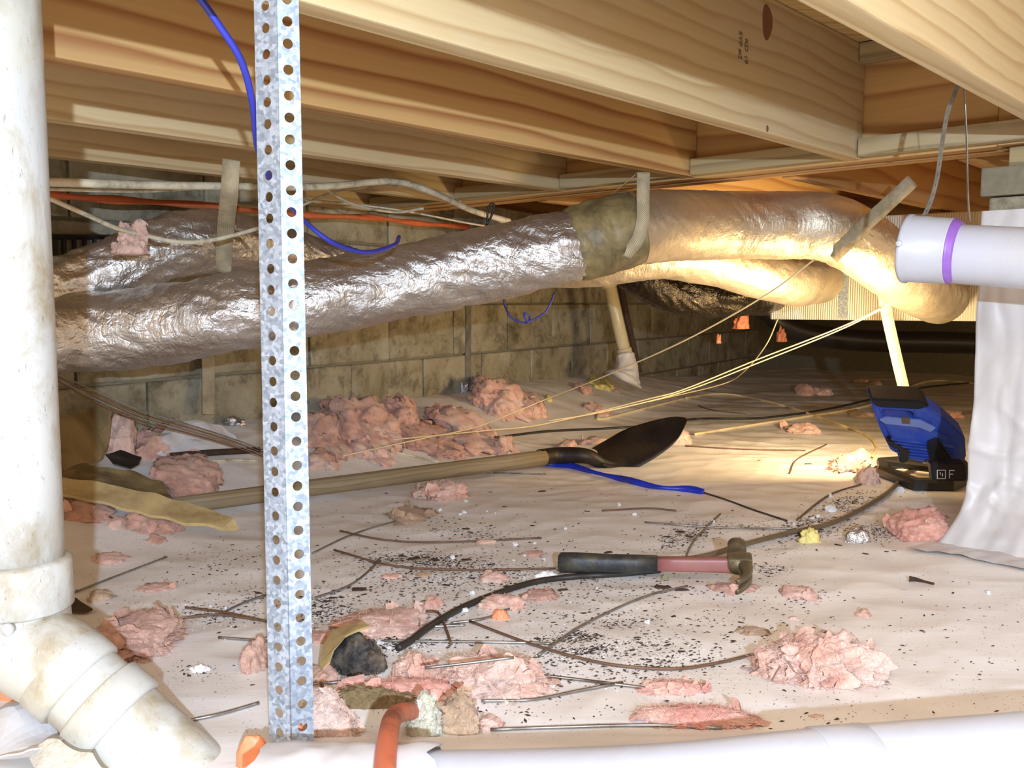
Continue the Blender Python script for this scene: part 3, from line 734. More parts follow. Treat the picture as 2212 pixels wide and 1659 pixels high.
# ================================================================== CABLES in the air
def cable(name, ctrl, r, mat, label, cat='cable', n=10, group=None):
    return tag(tube(name, cat_rom([at(*c) for c in ctrl], n), r, mat), label, cat, group)
cable('blue_tube', [(420, -20, 1.04), (470, 50, 1.06), (520, 130, 1.09), (545, 220, 1.13), (560, 330, 1.2), (600, 410, 1.33), (655, 475, 1.55), (720, 525, 1.6), (790, 545, 1.68), (850, 530, 1.78), (862, 512, 1.85)], 0.0042, 'blue_tube', 'blue tube looping down behind the steel angle to the duct', 'tube')
cable('blue_tube', [(1088, 640, 3.3), (1092, 665, 3.3), (1110, 690, 3.3), (1138, 697, 3.3), (1144, 683, 3.28), (1132, 677, 3.27), (1142, 694, 3.27), (1180, 672, 3.3), (1198, 632, 3.3)], 0.0035, 'blue_tube', 'thin blue tube curled in a small loop before the block wall', 'tube')
cable('cable_bundle', [(60, 392, 1.75), (200, 396, 1.8), (330, 400, 1.9), (545, 403, 2.05), (700, 403, 2.2), (850, 392, 2.4), (940, 418, 2.5), (1020, 455, 2.65), (1100, 478, 2.75)], 0.0085, 'cable_white', 'dusty thick white cable running under the joists at upper left')
cable('white_cable', [(60, 408, 1.80), (330, 412, 1.95), (545, 398, 2.1), (720, 404, 2.3), (870, 398, 2.45), (960, 425, 2.6), (1090, 482, 2.8)], 0.0035, 'cable_white', 'thin white cable clinging along below the dusty thick one')
cable('white_cable', [(640, 450, 2.5), (720, 415, 2.5), (800, 404, 2.55), (880, 400, 2.6)], 0.0035, 'cable_white', 'white cable rising from the steel angle to the thick bundle')
cable('white_cable', [(690, 400, 2.4), (760, 440, 2.5), (850, 458, 2.6), (915, 450, 2.6)], 0.0038, 'cable_white', 'white cable drooping in a shallow curve right of the angle')
cable('white_cable', [(660, 430, 2.75), (850, 452, 2.8), (1000, 480, 2.9), (1060, 490, 2.95)], 0.003, 'cable_white', 'white cable just above the orange pipe')
cable('grey_cable', [(60, 408, 1.7), (110, 430, 1.7), (200, 470, 1.75), (250, 492, 1.8), (310, 508, 1.85), (390, 523, 1.9), (460, 518, 1.95), (545, 497, 2.0), (620, 470, 2.05)], 0.0045, 'cable_white', 'grey white cable sagging through pink fluff over the rear duct')
cable('orange_pipe', [(60, 418, 1.98), (220, 430, 2.12), (410, 442, 2.35), (650, 464, 2.7), (800, 470, 2.95), (900, 482, 3.15), (1010, 490, 3.5)], lambda t: 0.0085 + 0.002 * math.sin(t * 40), 'orange_pipe', 'orange pipe along the top of the block wall', 'pipe', 16)
cable('black_hook', [(1048, 492, 2.5), (1060, 470, 2.5), (1068, 446, 2.5), (1062, 440, 2.5), (1054, 452, 2.5), (1052, 486, 2.5)], 0.003, 'black', 'small black cable hook above the long duct', 'hook')
cable('white_string', [(1760, 560, 2.3), (1650, 640, 2.4), (1480, 735, 2.6), (1300, 815, 2.85), (1180, 862, 3.0), (1100, 895, 2.95), (1020, 925, 2.9), (900, 950, 2.7), (740, 985, 2.5)], 0.0021, 'twine', 'cream string slanting from the lower duct down past the insulation pile', 'string')
cable('white_string', [(1990, 605, 2.65), (1930, 650, 2.7), (1820, 705, 2.8), (1640, 775, 2.95), (1480, 840, 3.0), (1400, 862, 2.98), (1180, 915, 2.9), (1050, 930, 2.8), (850, 950, 2.7), (680, 972, 2.6)], 0.0021, 'twine', 'long cream string from the duct end to the left of picture', 'string')
cable('white_string', [(1928, 655, 2.68), (1820, 710, 2.78), (1640, 783, 2.9), (1470, 848, 2.95), (1300, 890, 2.9), (1180, 910, 2.85)], 0.0019, 'twine', 'shorter cream string close beneath its twin', 'string')
cable('white_string', [(1680, 690, 3.3), (1655, 745, 3.3), (1610, 800, 3.5), (1560, 830, 3.7), (1400, 868, 3.3)], 0.0022, 'twine', 'cream string dropping steeply from the left corner of the plenum', 'string')
for i, (a, lb) in enumerate(((0, 'topmost'), (9, 'second'), (17, 'third'), (24, 'lowest'))):
    cable('loose_wire', [(120, 806 + a * .6, 1.95), (200, 842 + a, 2.0), (300, 885 + a, 2.05), (400, 915 + a * 0.8, 2.1), (480, 940 + a * .7, 2.15), (570, 972 + a * .6, 2.2)], 0.0016, 'rust_wire' if i % 2 else 'steel_wire', lb + ' of the loose wires sloping below the duct at left', 'wire', 10)
cable('cobweb', [(165, 0, 1.6), (160, 60, 1.6), (155, 130, 1.6), (142, 190, 1.6)], 0.0009, 'styro', 'dusty cobweb strand hanging from the joist at upper left', 'cobweb')
# ================================================================== wall fittings
def wall_strap(pts, w, label, mat='rust_strap'):
    V_, F_ = ribbon_geo([Vector(p) for p in pts], (WD.x, WD.y, 0), w, 0.004); tag(mesh('wall_strap', V_, F_, mat), label, 'strap')
def onwall(px, py, off=0.008):
    n = Vector((WN.x, WN.y, 0)); return onp(px, py, wpt(0, off, 0), n)
wall_strap([onwall(1012, 620), onwall(1011, 850)], 0.036, 'grey metal strap on the block wall beneath the middle of the duct')
wall_strap([onwall(449, 770, 0.03), onwall(450, 895, 0.05)], 0.042, 'mottled metal strap on the wall at left, foil scraps at its foot')
vt = empty('foundation_vent', onwall(165, 545), 'black louvred foundation vent in the wall at far left', 'vent')
V_, F_ = join(*[tube_geo([onwall(a, 512, .01), onwall(b, 512, .01)], 0.006, 6) for a, b in ((100, 250),)], *[tube_geo([onwall(a, 516, .01), onwall(a + 2, 580, .01)], 0.006, 6) for a in (118, 138, 160, 182, 204, 226)])
mesh('louvre_bars', V_, F_, 'black', vt)
V_, F_ = tube_geo([onwall(100, 545, 0.0), onwall(250, 545, 0.0)], 0.001, 4); 
pp = empty('upright_pvc_pipe', gr(1362, 800), 'cream plastic pipe leaning against the block wall, base in white plastic', 'pipe')
a0 = at(1304, 560, 4.0); a1 = at(1356, 790, 4.0)
mesh('pipe', *tube_geo([a0, a0.lerp(a1, .5), a1], 0.027, 32), 'pvc_cream', pp, True)
dpp = (a1 - a0).normalized()
for (b_, l_) in (((1311, 598), .045), ((1350, 752), .05)):
    q = at(*b_, 4.0); q = a0 + dpp * (q - a0).dot(dpp); mesh('coupling', *lathe_geo(q, q + dpp, [(0, .030), (0.002, .033), (l_, .033), (l_ + .002, .028)], 32), 'pvc_cream', pp, True)
bw = []
mesh('base_wrap', *tube_geo(cat_rom([at(1350, 765, 3.98), at(1353, 785, 3.97), at(1352, 806, 3.96), at(1345, 822, 3.95)], 6), lambda t: 0.038 + 0.045 * t * t, 28, lambda i, a, p: 1 + 0.18 * noise.noise(Vector((i * .5, math.cos(a) * 3, math.sin(a) * 3)))), 'white_plastic', pp, True)
tag(tube('dark_stake', [at(1337, 600, 4.1), at(1355, 690, 4.1), at(1382, 805, 4.05)], lambda t: 0.016 - 0.004 * t, 'bark'), 'dark weathered stake behind the cream pipe', 'stake')

# ================================================================== LUMPS
def lump_geo(w, d, h, seed, sub=5, rag=1.0, fuzz=200, lumps=1.6):
    bm = bmesh.new(); bmesh.ops.create_icosphere(bm, subdivisions=sub, radius=1.0)
    so = Vector((seed * 3.17, seed * 1.31, seed * 0.77)); asp = Vector((max(1, w / max(d, h)), max(1, d / max(w, h)), 1))
    for q in bm.verts:
        n = q.co.copy(); m = Vector((n.x * asp.x, n.y * asp.y, n.z))
        wv_ = m + 0.45 * noise.noise_vector(m * 1.3 + so)
        k = 1 + rag * (0.40 * noise.noise(m * lumps * .8 + so) + 0.16 * noise.noise(wv_ * lumps * 1.7 + so * 2))
        k -= rag * 0.13 * max(0, 1 - 5 * abs(noise.noise(Vector((wv_.x * 1.8, wv_.y * 3.2, wv_.z * 2.4)) + so)))
        e_ = (1 - abs(n.z)) ** 2
        k += rag * (0.07 * noise.noise(wv_ * 6 + so) + 0.04 * noise.noise(wv_ * 14 + so) + e_ * (0.16 * noise.noise(m * 8 + so) + 0.10 * noise.noise(m * 19 + so)))
        k = max(0.35, k)
        z = n.z * k
        z = z if z > 0 else z * 0.10
        q.co = Vector((n.x * k * w / 2, n.y * k * d / 2, max(0, z) * h * 0.92 + min(0, z) * 0.02 ))
    bm.normal_update()
    vs = [q.co.copy() for q in bm.verts]; nm = [q.normal.copy() for q in bm.verts]; fs = [tuple(x.index for x in f.verts) for f in bm.faces]
    bm.free(); rr = random.Random(seed)
    sz = (w + d) / 2
    for _ in range(int(fuzz * 5)):
        i = rr.randrange(len(nm)); p = vs[i]; nn = nm[i]
        if p.z < h * 0.03 and nn.z < 0: continue
        dr = Vector((rr.gauss(0, 1), rr.gauss(0, 1), rr.gauss(0, .5))); t = (dr - nn * dr.dot(nn) * rr.uniform(.6, 1.0)).normalized()
        L = min(0.02, sz * rr.uniform(0.05, 0.16)); ww = 0.00018 + 0.0002 * rr.random(); sd = t.cross(nn).normalized() * ww
        bend = nn * rr.uniform(-.3, .5) * L; b = len(vs)
        for s in (0, .5, 1):
            c = p + t * L * s + bend * s * s; c = Vector((c.x, c.y, max(0.0005, c.z))); vs.append(c - sd * (1 - s * .7)); vs.append(c + sd * (1 - s * .7))
        fs += [(b, b + 1, b + 3, b + 2), (b + 2, b + 3, b + 5, b + 4)]
    big = fuzz >= 500 and w > 0.09
    for _ in range(0 if fuzz < 60 else int(fuzz / 12) if big else int(fuzz / 4.5)):
        i = rr.randrange(len(nm)); p = vs[i]; nn = nm[i]
        if p.z < h * 0.05 and nn.z < .1: continue
        dr = Vector((rr.gauss(0, 1), rr.gauss(0, 1), rr.gauss(0, .4))); t = (dr - nn * dr.dot(nn)).normalized(); sd = t.cross(nn).normalized()
        L = min(0.026, sz * rr.uniform(0.08, 0.22)); ww = L * rr.uniform(.8, 1.7); cl = rr.uniform(-0.12, 0.10) if big else rr.uniform(-0.02, 0.30); b = len(vs)
        for a_ in range(5):
            s_ = a_ / 4
            for c_ in range(4):
                q_ = (c_ / 3 - .5) * 2; wv2 = (1 - s_ ** 3 * .45) * (1 + .2 * rr.uniform(-1, 1) * s_)
                pt = p + t * L * s_ * (1 + .25 * rr.uniform(-1, 1) * s_) + sd * ww * .5 * q_ * wv2 + nn * L * (cl * s_ ** 1.6 - .06 - .12 * q_ * q_ + .05 * rr.uniform(-1, 1))
                vs.append(Vector((pt.x, pt.y, max(0.0005, pt.z))))
        fs += [(b + a_ * 4 + c_, b + a_ * 4 + c_ + 1, b + a_ * 4 + c_ + 5, b + a_ * 4 + c_ + 4) for a_ in range(4) for c_ in range(3)]
    return vs, fs
nl = [0]
def lump(name, cx, cy, w, h, mat, label, cat='insulation', flat=0.45, sub=4, rag=1.0, fuzz=120, rot=0.0, lumps=1.6, group=None, Y=None, sink=0.0, dmax=1.5):
    nl[0] += 1
    p = gr(cx, cy + h * 0.30) if Y is None else at(cx, cy + h * .5, Y)
    k = p.y / F; s = max(0.09, (cy + h * .3 - 655) / F) if Y is None else 0.3
    Hm = h * k; hz = Hm * flat * 1.15; dm = min(Hm * (1 - flat) * 1.05 / s, w * k * dmax)
    if Y is not None: hz = Hm * 0.95; dm = w * k * 0.8
    vs, fs = lump_geo(w * k * 0.92, dm, hz, nl[0] + 3, sub, rag, fuzz, lumps)
    Rm = Matrix.Rotation(math.radians(rot), 3, 'Z')
    if Y is None:
        base = p + Vector((0, 0, 0)); out = []
        for q in vs:
            q = Rm @ q; z0 = fh(base.x + q.x, base.y + q.y); out.append(Vector((base.x + q.x, base.y + q.y, z0 + q.z - sink * hz)))
    else: base = p; out = [base + Rm @ q for q in vs]
    me = bpy.data.meshes.new(name); me.from_pydata([tuple(q - base) for q in out], [], fs); me.update()
    o = link(name, me, mat, None, True); o.location = base
    return tag(o, label, cat, group)
IC = 'insulation_clump'
LU = [
 (1775, 1412, 275, 145, 'pink', 'large bright pink insulation clump in the right foreground', .55, 6, 1500, {'rag': 1.15, 'lumps': 2.0}),
 (285, 1348, 225, 140, 'pink_dirty', 'large dusty pink insulation clump right of the drain elbow', .35, 6, 900, {}),
 (822, 1322, 215, 88, 'pink', 'flat pink insulation patch sprinkled with soil, above the black lump', .25, 5, 500, {}),
 (937, 1300, 45, 38, 'pink', 'small round pink tuft at the right end of the speckled patch', .6, 4, 120, {}),
 (950, 1055, 135, 50, 'pink', 'peachy insulation clump in front of the shovel handle', .5, 5, 300, {}),
 (888, 1100, 105, 44, 'tan', 'flat tan insulation scrap in front of the peachy clump', .25, 4, 200, {}),
 (1060, 1440, 245, 125, 'pink', 'broad pink insulation mound left of the long curved wire', .45, 6, 1200, {'lumps': 2.3}),
 (905, 1435, 105, 85, 'pink', 'rounded pink insulation tuft right of the black lump', .6, 5, 500, {}),
 (880, 1482, 340, 66, 'pink_deep', 'long salmon pink insulation strip behind the brown mat', .5, 5, 700, {'rag': .6}),
 (705, 1555, 150, 110, 'peach', 'soft peach insulation ball at the foot of the steel angle', .8, 5, 1500, {'rag': .6}),
 (918, 1545, 85, 125, 'cream', 'cream white insulation tuft beside the orange cable', .7, 5, 900, {'rag': .5}),
 (992, 1545, 100, 115, 'tan', 'tan and grey insulation tuft right of the cream one', .7, 5, 900, {'rag': .5}),
 (1058, 1555, 60, 50, 'pink', 'small pink insulation flake right of the tan tuft', .4, 4, 150, {}),
 (1510, 1532, 290, 70, 'pink_deep', 'long pink insulation strip nearest the foreground pipe', .35, 5, 700, {'rag': .6, 'rot': -6}),
 (1448, 1475, 165, 42, 'pink_deep', 'pink insulation strip just behind the longest one', .35, 5, 400, {'rag': .6}),
 (1625, 1356, 75, 28, 'tan', 'thin tan insulation flake left of the big bright clump', .3, 4, 80, {}),
 (1727, 1272, 75, 38, 'pink', 'folded pink insulation scrap right of the hammer head', .4, 4, 150, {}),
 (1866, 1323, 38, 24, 'pink_dirty', 'small brownish pink knob above the big bright clump', .6, 3, 40, {}),
 (1717, 1333, 25, 14, 'pink', 'tiny pink flake between the folded scrap and big clump', .5, 3, 20, {}),
 (1583, 1262, 115, 26, 'pink_dirty', 'flat pink insulation sheet under the hammer claw', .2, 4, 100, {}),
 (1085, 1296, 105, 40, 'pink', 'pink insulation wedge under the black cord', .5, 4, 200, {}),
 (1165, 1278, 95, 36, 'pink_dirty', 'speckled tan pink scrap right of the cord wedge', .3, 4, 150, {}),
 (1066, 1240, 62, 34, 'pink', 'hook shaped pink scrap above the black cord', .4, 4, 80, {}),
 (1150, 1192, 48, 20, 'pink_dirty', 'small pink flake left of the hammer grip', .4, 3, 40, {}),
 (1050, 1167, 50, 14, 'pink', 'pink shred caught on the rusty wire', .4, 3, 30, {}),
 (845, 1242, 55, 18, 'pink', 'left of two little pink flakes amid the soil', .4, 3, 40, {}),
 (915, 1237, 40, 16, 'tan', 'tan one right of the little pink flake amid the soil', .4, 3, 40, {}),
 (552, 1412, 62, 90, 'pink_dirty', 'pink insulation tuft half hidden left of the steel angle', .6, 4, 200, {}),
 (700, 1368, 70, 40, 'pink_dirty', 'dusty pink flake between steel angle and black lump', .4, 4, 100, {}),
 (700, 1450, 60, 60, 'pink_dirty', 'pink tuft low behind the steel angle, under the kraft paper', .5, 4, 100, {}),
 (217, 1281, 58, 32, 'tan', 'small curled tan tuft left above the large dusty clump', .5, 4, 120, {}),
 (335, 1262, 80, 28, 'pink_dirty', 'pink flake pointing right above the large dusty clump', .3, 4, 80, {}),
 (243, 1200, 78, 26, 'pink', 'flat peach flake right of the upright drain pipe', .25, 4, 60, {}),
 (340, 1162, 45, 20, 'pink_dirty', 'small dusty pink tuft beneath the kraft strip', .5, 3, 60, {}),
 (330, 1122, 120, 46, 'pink_dirty', 'pink insulation hanging out below the kraft strip', .5, 4, 160, {}),
 (190, 1092, 120, 40, 'pink_dirty', 'pink insulation below the kraft strip beside the drain pipe', .4, 4, 160, {}),
 (252, 1124, 40, 26, 'pink', 'small salmon tuft between two pieces under the kraft strip', .5, 3, 40, {}),
 (405, 1020, 150, 85, 'pink_dirty', 'greyish pink insulation heap left of the shovel handle end', .5, 5, 400, {}),
 (262, 945, 75, 95, 'pink', 'pink tuft on the soiled kraft sheet at left', .7, 4, 200, {'rot': 30}),
 (345, 945, 100, 70, 'pink_dirty', 'dusty insulation mound beside the orange foam at left', .6, 4, 250, {}),
 (775, 905, 165, 90, 'pink_dirty', 'tallest mauve pink heap against the wall, right of the angle', .7, 5, 500, {'lumps': 2.4}),
 (700, 925, 90, 80, 'pink_dirty', 'mauve pink heap just right of the steel angle', .6, 4, 250, {'lumps': 2.2}),
 (860, 895, 110, 70, 'pink_dirty', 'pink insulation heap before the white liner edge', .7, 5, 400, {'lumps': 2.2}),
 (800, 950, 130, 45, 'pink', 'salmon insulation fringe in front of the tallest heap', .5, 4, 300, {'lumps': 2.2}),
 (905, 930, 150, 50, 'pink_dirty', 'long pinkish heap in the middle of the wall pile', .5, 4, 300, {'lumps': 2.4}),
 (1000, 905, 130, 50, 'pink', 'pink insulation lump left of the right hand heap', .6, 4, 250, {'lumps': 2}),
 (1075, 858, 130, 68, 'pink', 'right hand fluffy pink heap below the wall strap', .75, 5, 500, {'lumps': 2}),
 (1140, 870, 90, 46, 'pink', 'pink tuft at the right end of the wall pile', .6, 4, 250, {}),
 (1030, 945, 130, 40, 'pink', 'pink insulation spread above the shovel socket', .4, 4, 250, {'lumps': 2.2}),
 (1092, 963, 65, 44, 'pink', 'spiky pink tuft just left of the shovel socket', .6, 4, 150, {'rag': 1.4}),
 (700, 985, 75, 30, 'pink', 'pink insulation flake between angle and shovel handle', .4, 4, 80, {}),
 (830, 985, 60, 24, 'pink', 'little pink flake behind the shovel handle', .4, 3, 50, {}),
 (1290, 880, 55, 24, 'pink', 'lone pink tuft on the liner behind the spade blade', .5, 4, 80, {}),
 (1225, 957, 45, 20, 'pink', 'left one of the pink tufts touching the shovel socket', .5, 3, 50, {}),
 (1283, 950, 65, 24, 'pink', 'right one of the pink tufts touching the shovel socket', .5, 3, 80, {}),
 (1465, 942, 60, 44, 'pink', 'orange pink tuft behind the spade tip', .6, 4, 120, {}),
 (1737, 842, 45, 30, 'pink_dirty', 'left one of the two brown pink tufts far back right', .7, 4, 80, {'rag': .5}),
 (1775, 842, 50, 26, 'pink', 'right one of the two brown pink tufts far back right', .5, 4, 80, {}),
 (1735, 922, 75, 30, 'pink', 'pink tuft between the spade and the lamp', .5, 4, 120, {}),
 (1842, 992, 100, 62, 'pink', 'feathery pink clump left of the lamp stand', .5, 5, 350, {'rot': -30, 'rag': 1.3}),
 (1872, 1030, 44, 44, 'peach', 'pale tuft touching the left foot of the lamp stand', .7, 4, 150, {}),
 (1990, 1130, 140, 85, 'pink_deep', 'soft pink clump tucked against the plastic wrapped pier', .6, 5, 600, {'rag': .7}),
 (2045, 890, 70, 26, 'pink', 'pink flake on the bright floor behind the lamp', .5, 4, 60, {}),
 (1860, 892, 60, 16, 'tan', 'grey tan flake beside the black cable near the lamp', .5, 3, 40, {}),
 (1262, 836, 45, 28, 'pink_dirty', 'reddish tuft beside the yellow foam under the cream pipe', .5, 3, 60, {}),
 (1330, 842, 22, 9, 'pink_dirty', 'tiny red flake beneath the base of the cream pipe', .5, 3, 20, {}),
 (1553, 782, 46, 34, 'pink_dirty', 'dim round tuft against the far wall beneath the dark duct', .7, 4, 60, {}),
 (1600, 778, 60, 18, 'pink_dirty', 'low reddish strip on the far floor below the dark duct', .5, 3, 40, {}),
 (1790, 782, 110, 24, 'pink_dirty', 'long dim tuft far back under the plenum', .6, 4, 80, {}),
 (1868, 774, 80, 24, 'pink_dirty', 'dim pink tuft far back right of the long dim one', .6, 4, 60, {}),
 (1860, 822, 30, 14, 'pink', 'small pink flake at the shadow edge left of the hanging strap', .6, 3, 20, {}),
 (1892, 826, 22, 12, 'pink', 'tinier pink flake just right of the shadow edge flake', .6, 3, 20, {}),
 (1763, 1545, 34, 11, 'peach', 'tiny peach flake below the big bright clump', .5, 3, 20, {}),
 (955, 965, 110, 34, 'pink_dirty', 'low pink shreds in front of the wall pile, under the strings', .5, 4, 200, {'lumps': 2.4}),
 (735, 960, 80, 34, 'pink_dirty', 'low mauve shreds just right of the angle', .5, 4, 150, {'lumps': 2.4}),
 (955, 895, 80, 36, 'pink_dirty', 'small mauve tuft between the two big heaps of the wall pile', .6, 4, 200, {'lumps': 2.2}),
 (820, 925, 120, 60, 'pink', 'salmon tuft in the centre of the tallest heap', .6, 5, 300, {'lumps': 2.6}),
 (735, 880, 90, 44, 'pink_dirty', 'mauve tuft highest on the left of the wall pile', .7, 4, 200, {'lumps': 2.2}),
 (1040, 835, 50, 36, 'pink', 'upright pink wisp at the top of the right hand heap', .8, 4, 150, {}),
 (1180, 985, 40, 14, 'pink', 'pink shred lying along the shovel socket', .5, 3, 30, {}),
]
for (cx, cy, w, h, m, lb, fl_, sb, fz, kw) in LU:
    lump(IC, cx, cy, w, h, m, lb, 'insulation', flat=fl_, sub=sb, fuzz=fz, **kw)
lump(IC, 285, 512, 75, 75, 'peach', 'greyish pink fluff caught on the sagging cable over the rear duct', Y=1.84, sub=5, fuzz=500)
# other lumps
lump('black_lump', 770, 1415, 145, 105, 'black_mat', 'black tar faced insulation lump with hairy front', 'insulation', .75, 5, .5, 500)
lump('brown_mat', 800, 1512, 230, 50, 'brown_mat', 'brown fibrous mat in front of the salmon strip', 'insulation', .8, 5, .5, 500)
lump('foam_blob', 1081, 1328, 42, 26, 'foam_orange', 'wrinkled orange foam knob below the black cord', 'foam', .75, 4, .5, 0)
lump('foam_blob', 545, 1622, 78, 80, 'foam_orange', 'orange foam blob at the left foot of the steel angle', 'foam', .75, 4, .35, 0)
lump('foam_blob', 643, 1590, 36, 60, 'foam_orange', 'orange foam blob right of the steel angle foot', 'foam', .85, 4, .5, 0)
lump('foam_blob', 400, 962, 52, 36, 'foam_orange', 'orange foam curl at left, under the foil', 'foam', .8, 4, .9, 0, lumps=2.4)
lump('foam_blob', 435, 968, 52, 26, 'foam_orange', 'orange foam lump right of the foam curl', 'foam', .7, 4, .9, 0, lumps=2.4)
lump('foam_blob', 355, 979, 28, 14, 'foam_orange', 'little orange foam piece left of the foam curl', 'foam', .7, 3, .7, 0)
lump('foam_blob', 15, 1500, 55, 36, 'foam_orange', 'orange foam lump at the left edge below the elbow', 'foam', .8, 4, .7, 0)
lump('foam_blob', 1748, 1160, 50, 34, 'foam_yellow', 'knobbly yellow foam piece beside the foil scrap', 'foam', .8, 4, 1.0, 0, lumps=2.6)
lump('foam_blob', 1308, 795, 36, 18, 'foam_yellow', 'upper yellow foam piece left of the cream pipe', 'foam', .7, 4, 1.0, 0, lumps=2.6)
lump('foam_blob', 1298, 828, 60, 20, 'foam_yellow', 'lower yellow foam piece left of the cream pipe', 'foam', .6, 4, 1.0, 0, lumps=2.6)
lump('foam_blob', 1186, 860, 18, 12, 'foam_yellow', 'tiny yellow foam bit touching the slanting string', 'foam', .7, 3, .8, 0)
lump('foam_blob', 467, 1011, 16, 16, 'foam_yellow', 'small pale ball left of the steel angle', 'foam', .9, 3, .2, 0)
for (x, y, w, h, lb) in ((1600, 690, 34, 40, 'pink orange foam hanging below the dark duct'), (1688, 720, 24, 36, 'orange foam hanging left beneath the plenum'), (1552, 730, 12, 22, 'small reddish foam hanging left of the others')):
    lump('hanging_foam', x, y, w, h, 'foam_orange', lb, 'foam', Y=3.5 if x < 1640 else 4.2, sub=4, fuzz=0, rag=1.2, lumps=2.4)
lump('foil_scrap', 1852, 1157, 58, 42, 'foil_scrap', 'crumpled silver foil flap right of the yellow foam', 'foil', .75, 4, .5, 0)
lump('foil_scrap', 300, 908, 90, 42, 'foil_scrap', 'crumpled shiny foil on the left beside the wall', 'foil', .8, 4, 1.4, 0, lumps=2.6)
lump('foil_scrap', 455, 900, 60, 34, 'foil_scrap', 'crumpled foil at the foot of the mottled wall strap', 'foil', .8, 4, 1.4, 0, lumps=2.6)
lump('foil_scrap', 505, 912, 50, 22, 'foil_scrap', 'crumpled foil left of the steel angle', 'foil', .8, 4, 1.4, 0, lumps=2.6)
lump('foil_scrap', 1001, 838, 24, 26, 'foil_scrap', 'star of foil at the foot of the middle wall strap', 'foil', .9, 4, 1.6, 0, lumps=2.6)
lump('styrofoam_chunk', 1180, 1240, 62, 24, 'styro', 'white torn foam flake left of the hammer grip', 'polystyrene', .6, 4, .7, 0)
lump('styrofoam_chunk', 432, 1441, 48, 22, 'styro', 'white foam crumb on the liner left of the steel angle', 'polystyrene', .5, 4, .8, 0, lumps=2.4)
lump('soil_lump', 930, 915, 30, 22, 'bark', 'grey black clod on the wall pile', 'soil', .6, 3, .8, 0)
lump('soil_lump', 800, 975, 36, 18, 'bark', 'black clod behind the shovel handle', 'soil', .6, 3, .8, 0)
lump('grey_pebble', 1437, 1250, 18, 13, 'mortar', 'grey pebble in front of the hammer handle', 'pebble', .9, 3, .3, 0)

# ================================================================== sheets of kraft paper and shards (polygons on the ground)
def sheet(name, poly, mat, label, cat, hs, th=0.004, Yz=None, sub=6, amp=0.004, lift=0.004):
    """poly in pixels with a height above the floor per corner -> crumpled slab"""
    bm = bmesh.new(); top_ = [bm.verts.new(gr(x, y, h_)) for (x, y), h_ in zip(poly, hs)]
    f = bm.faces.new(top_); bmesh.ops.triangulate(bm, faces=[f])
    for _ in range(3): bmesh.ops.subdivide_edges(bm, edges=bm.edges[:], cuts=1, use_grid_fill=True); bmesh.ops.triangulate(bm, faces=bm.faces[:])
    rs = random.random() * 10
    for q in bm.verts:
        q.co.z += amp * (noise.noise(q.co * 22 + Vector((rs, 0, 0))) * 1.5 + 0.6)
        q.co.z = max(q.co.z, fh(q.co.x, q.co.y) + lift)
    r = bmesh.ops.extrude_face_region(bm, geom=bm.faces[:])
    for q in [e for e in r['geom'] if isinstance(e, bmesh.types.BMVert)]: q.co.z += th
    bmesh.ops.recalc_face_normals(bm, faces=bm.faces[:])
    vs = [q.co.copy() for q in bm.verts]; bm.verts.index_update(); fs = [tuple(x.index for x in f.verts) for f in bm.faces]; bm.free()
    return tag(mesh(name, vs, fs, mat), label, cat)
sheet('kraft_sheet', [(90, 940), (150, 905), (215, 876), (242, 905), (236, 955), (220, 1000), (150, 1030), (90, 1040)], 'kraft_dark', 'soiled brown kraft sheet standing at the left beside the drain pipe', 'paper', [.10, .12, .13, .11, .06, .03, .02, .03], .003, amp=.012)
sheet('kraft_sheet', [(90, 1000), (200, 1010), (290, 1025), (355, 1050), (368, 1085), (350, 1100), (220, 1075), (90, 1060)], 'kraft_dark', 'torn yellowish kraft sheet lying under the strip at left', 'paper', [.03, .03, .03, .025, .02, .015, .012, .012], .003, amp=.008)
sheet('kraft_strip', [(90, 1035), (200, 1048), (300, 1068), (400, 1092), (470, 1112), (505, 1130), (516, 1150), (480, 1150), (400, 1138), (300, 1112), (200, 1088), (90, 1070)], 'kraft', 'long yellow kraft strip pointing right, tip near the steel angle', 'paper', [.04, .04, .04, .04, .04, .035, .02, .018, .02, .02, .02, .02], .006, amp=.004)
sheet('kraft_edge', [(690, 1440), (697, 1405), (720, 1370), (780, 1350), (800, 1358), (745, 1382), (722, 1405), (712, 1435), (698, 1450)], 'kraft', 'curled yellow paper edge round the black lump', 'paper', [.02, .03, .045, .055, .055, .05, .045, .03, .02], .003, amp=.003)
sheet('tar_patch', [(228, 985), (260, 978), (305, 990), (300, 1005), (280, 1015), (245, 1008)], 'black', 'black tar paper patch on the kraft sheet', 'paper', [.035] * 6, .003)
sheet('tar_shard', [(145, 1295), (165, 1296), (200, 1320), (185, 1326), (150, 1326)], 'bark', 'dark triangular shard beside the drain elbow', 'paper', [.006, .012, .004, .003, .003], .003, amp=.001)
sheet('white_sheet', [(330, 955), (370, 925), (430, 918), (480, 930), (510, 950), (510, 985), (420, 990), (340, 985)], 'white_plastic', 'bulging white plastic sheet behind the orange foam at left', 'plastic scrap', [.03, .05, .06, .05, .04, .01, .01, .01], .002, amp=.012)
sheet('plastic_scrap', [(-20, 1560), (60, 1530), (120, 1570), (140, 1620), (60, 1640), (-20, 1650)], 'white_plastic', 'crumpled pale plastic in the bottom left corner', 'plastic scrap', [.01, .025, .02, .02, .03, .01], .002, amp=.014)
sheet('plastic_scrap', [(60, 1630), (130, 1615), (200, 1640), (230, 1680), (80, 1690)], 'cream', 'yellowed plastic wad at the bottom left under the elbow', 'plastic scrap', [.02, .035, .03, .01, .01], .002, amp=.012)
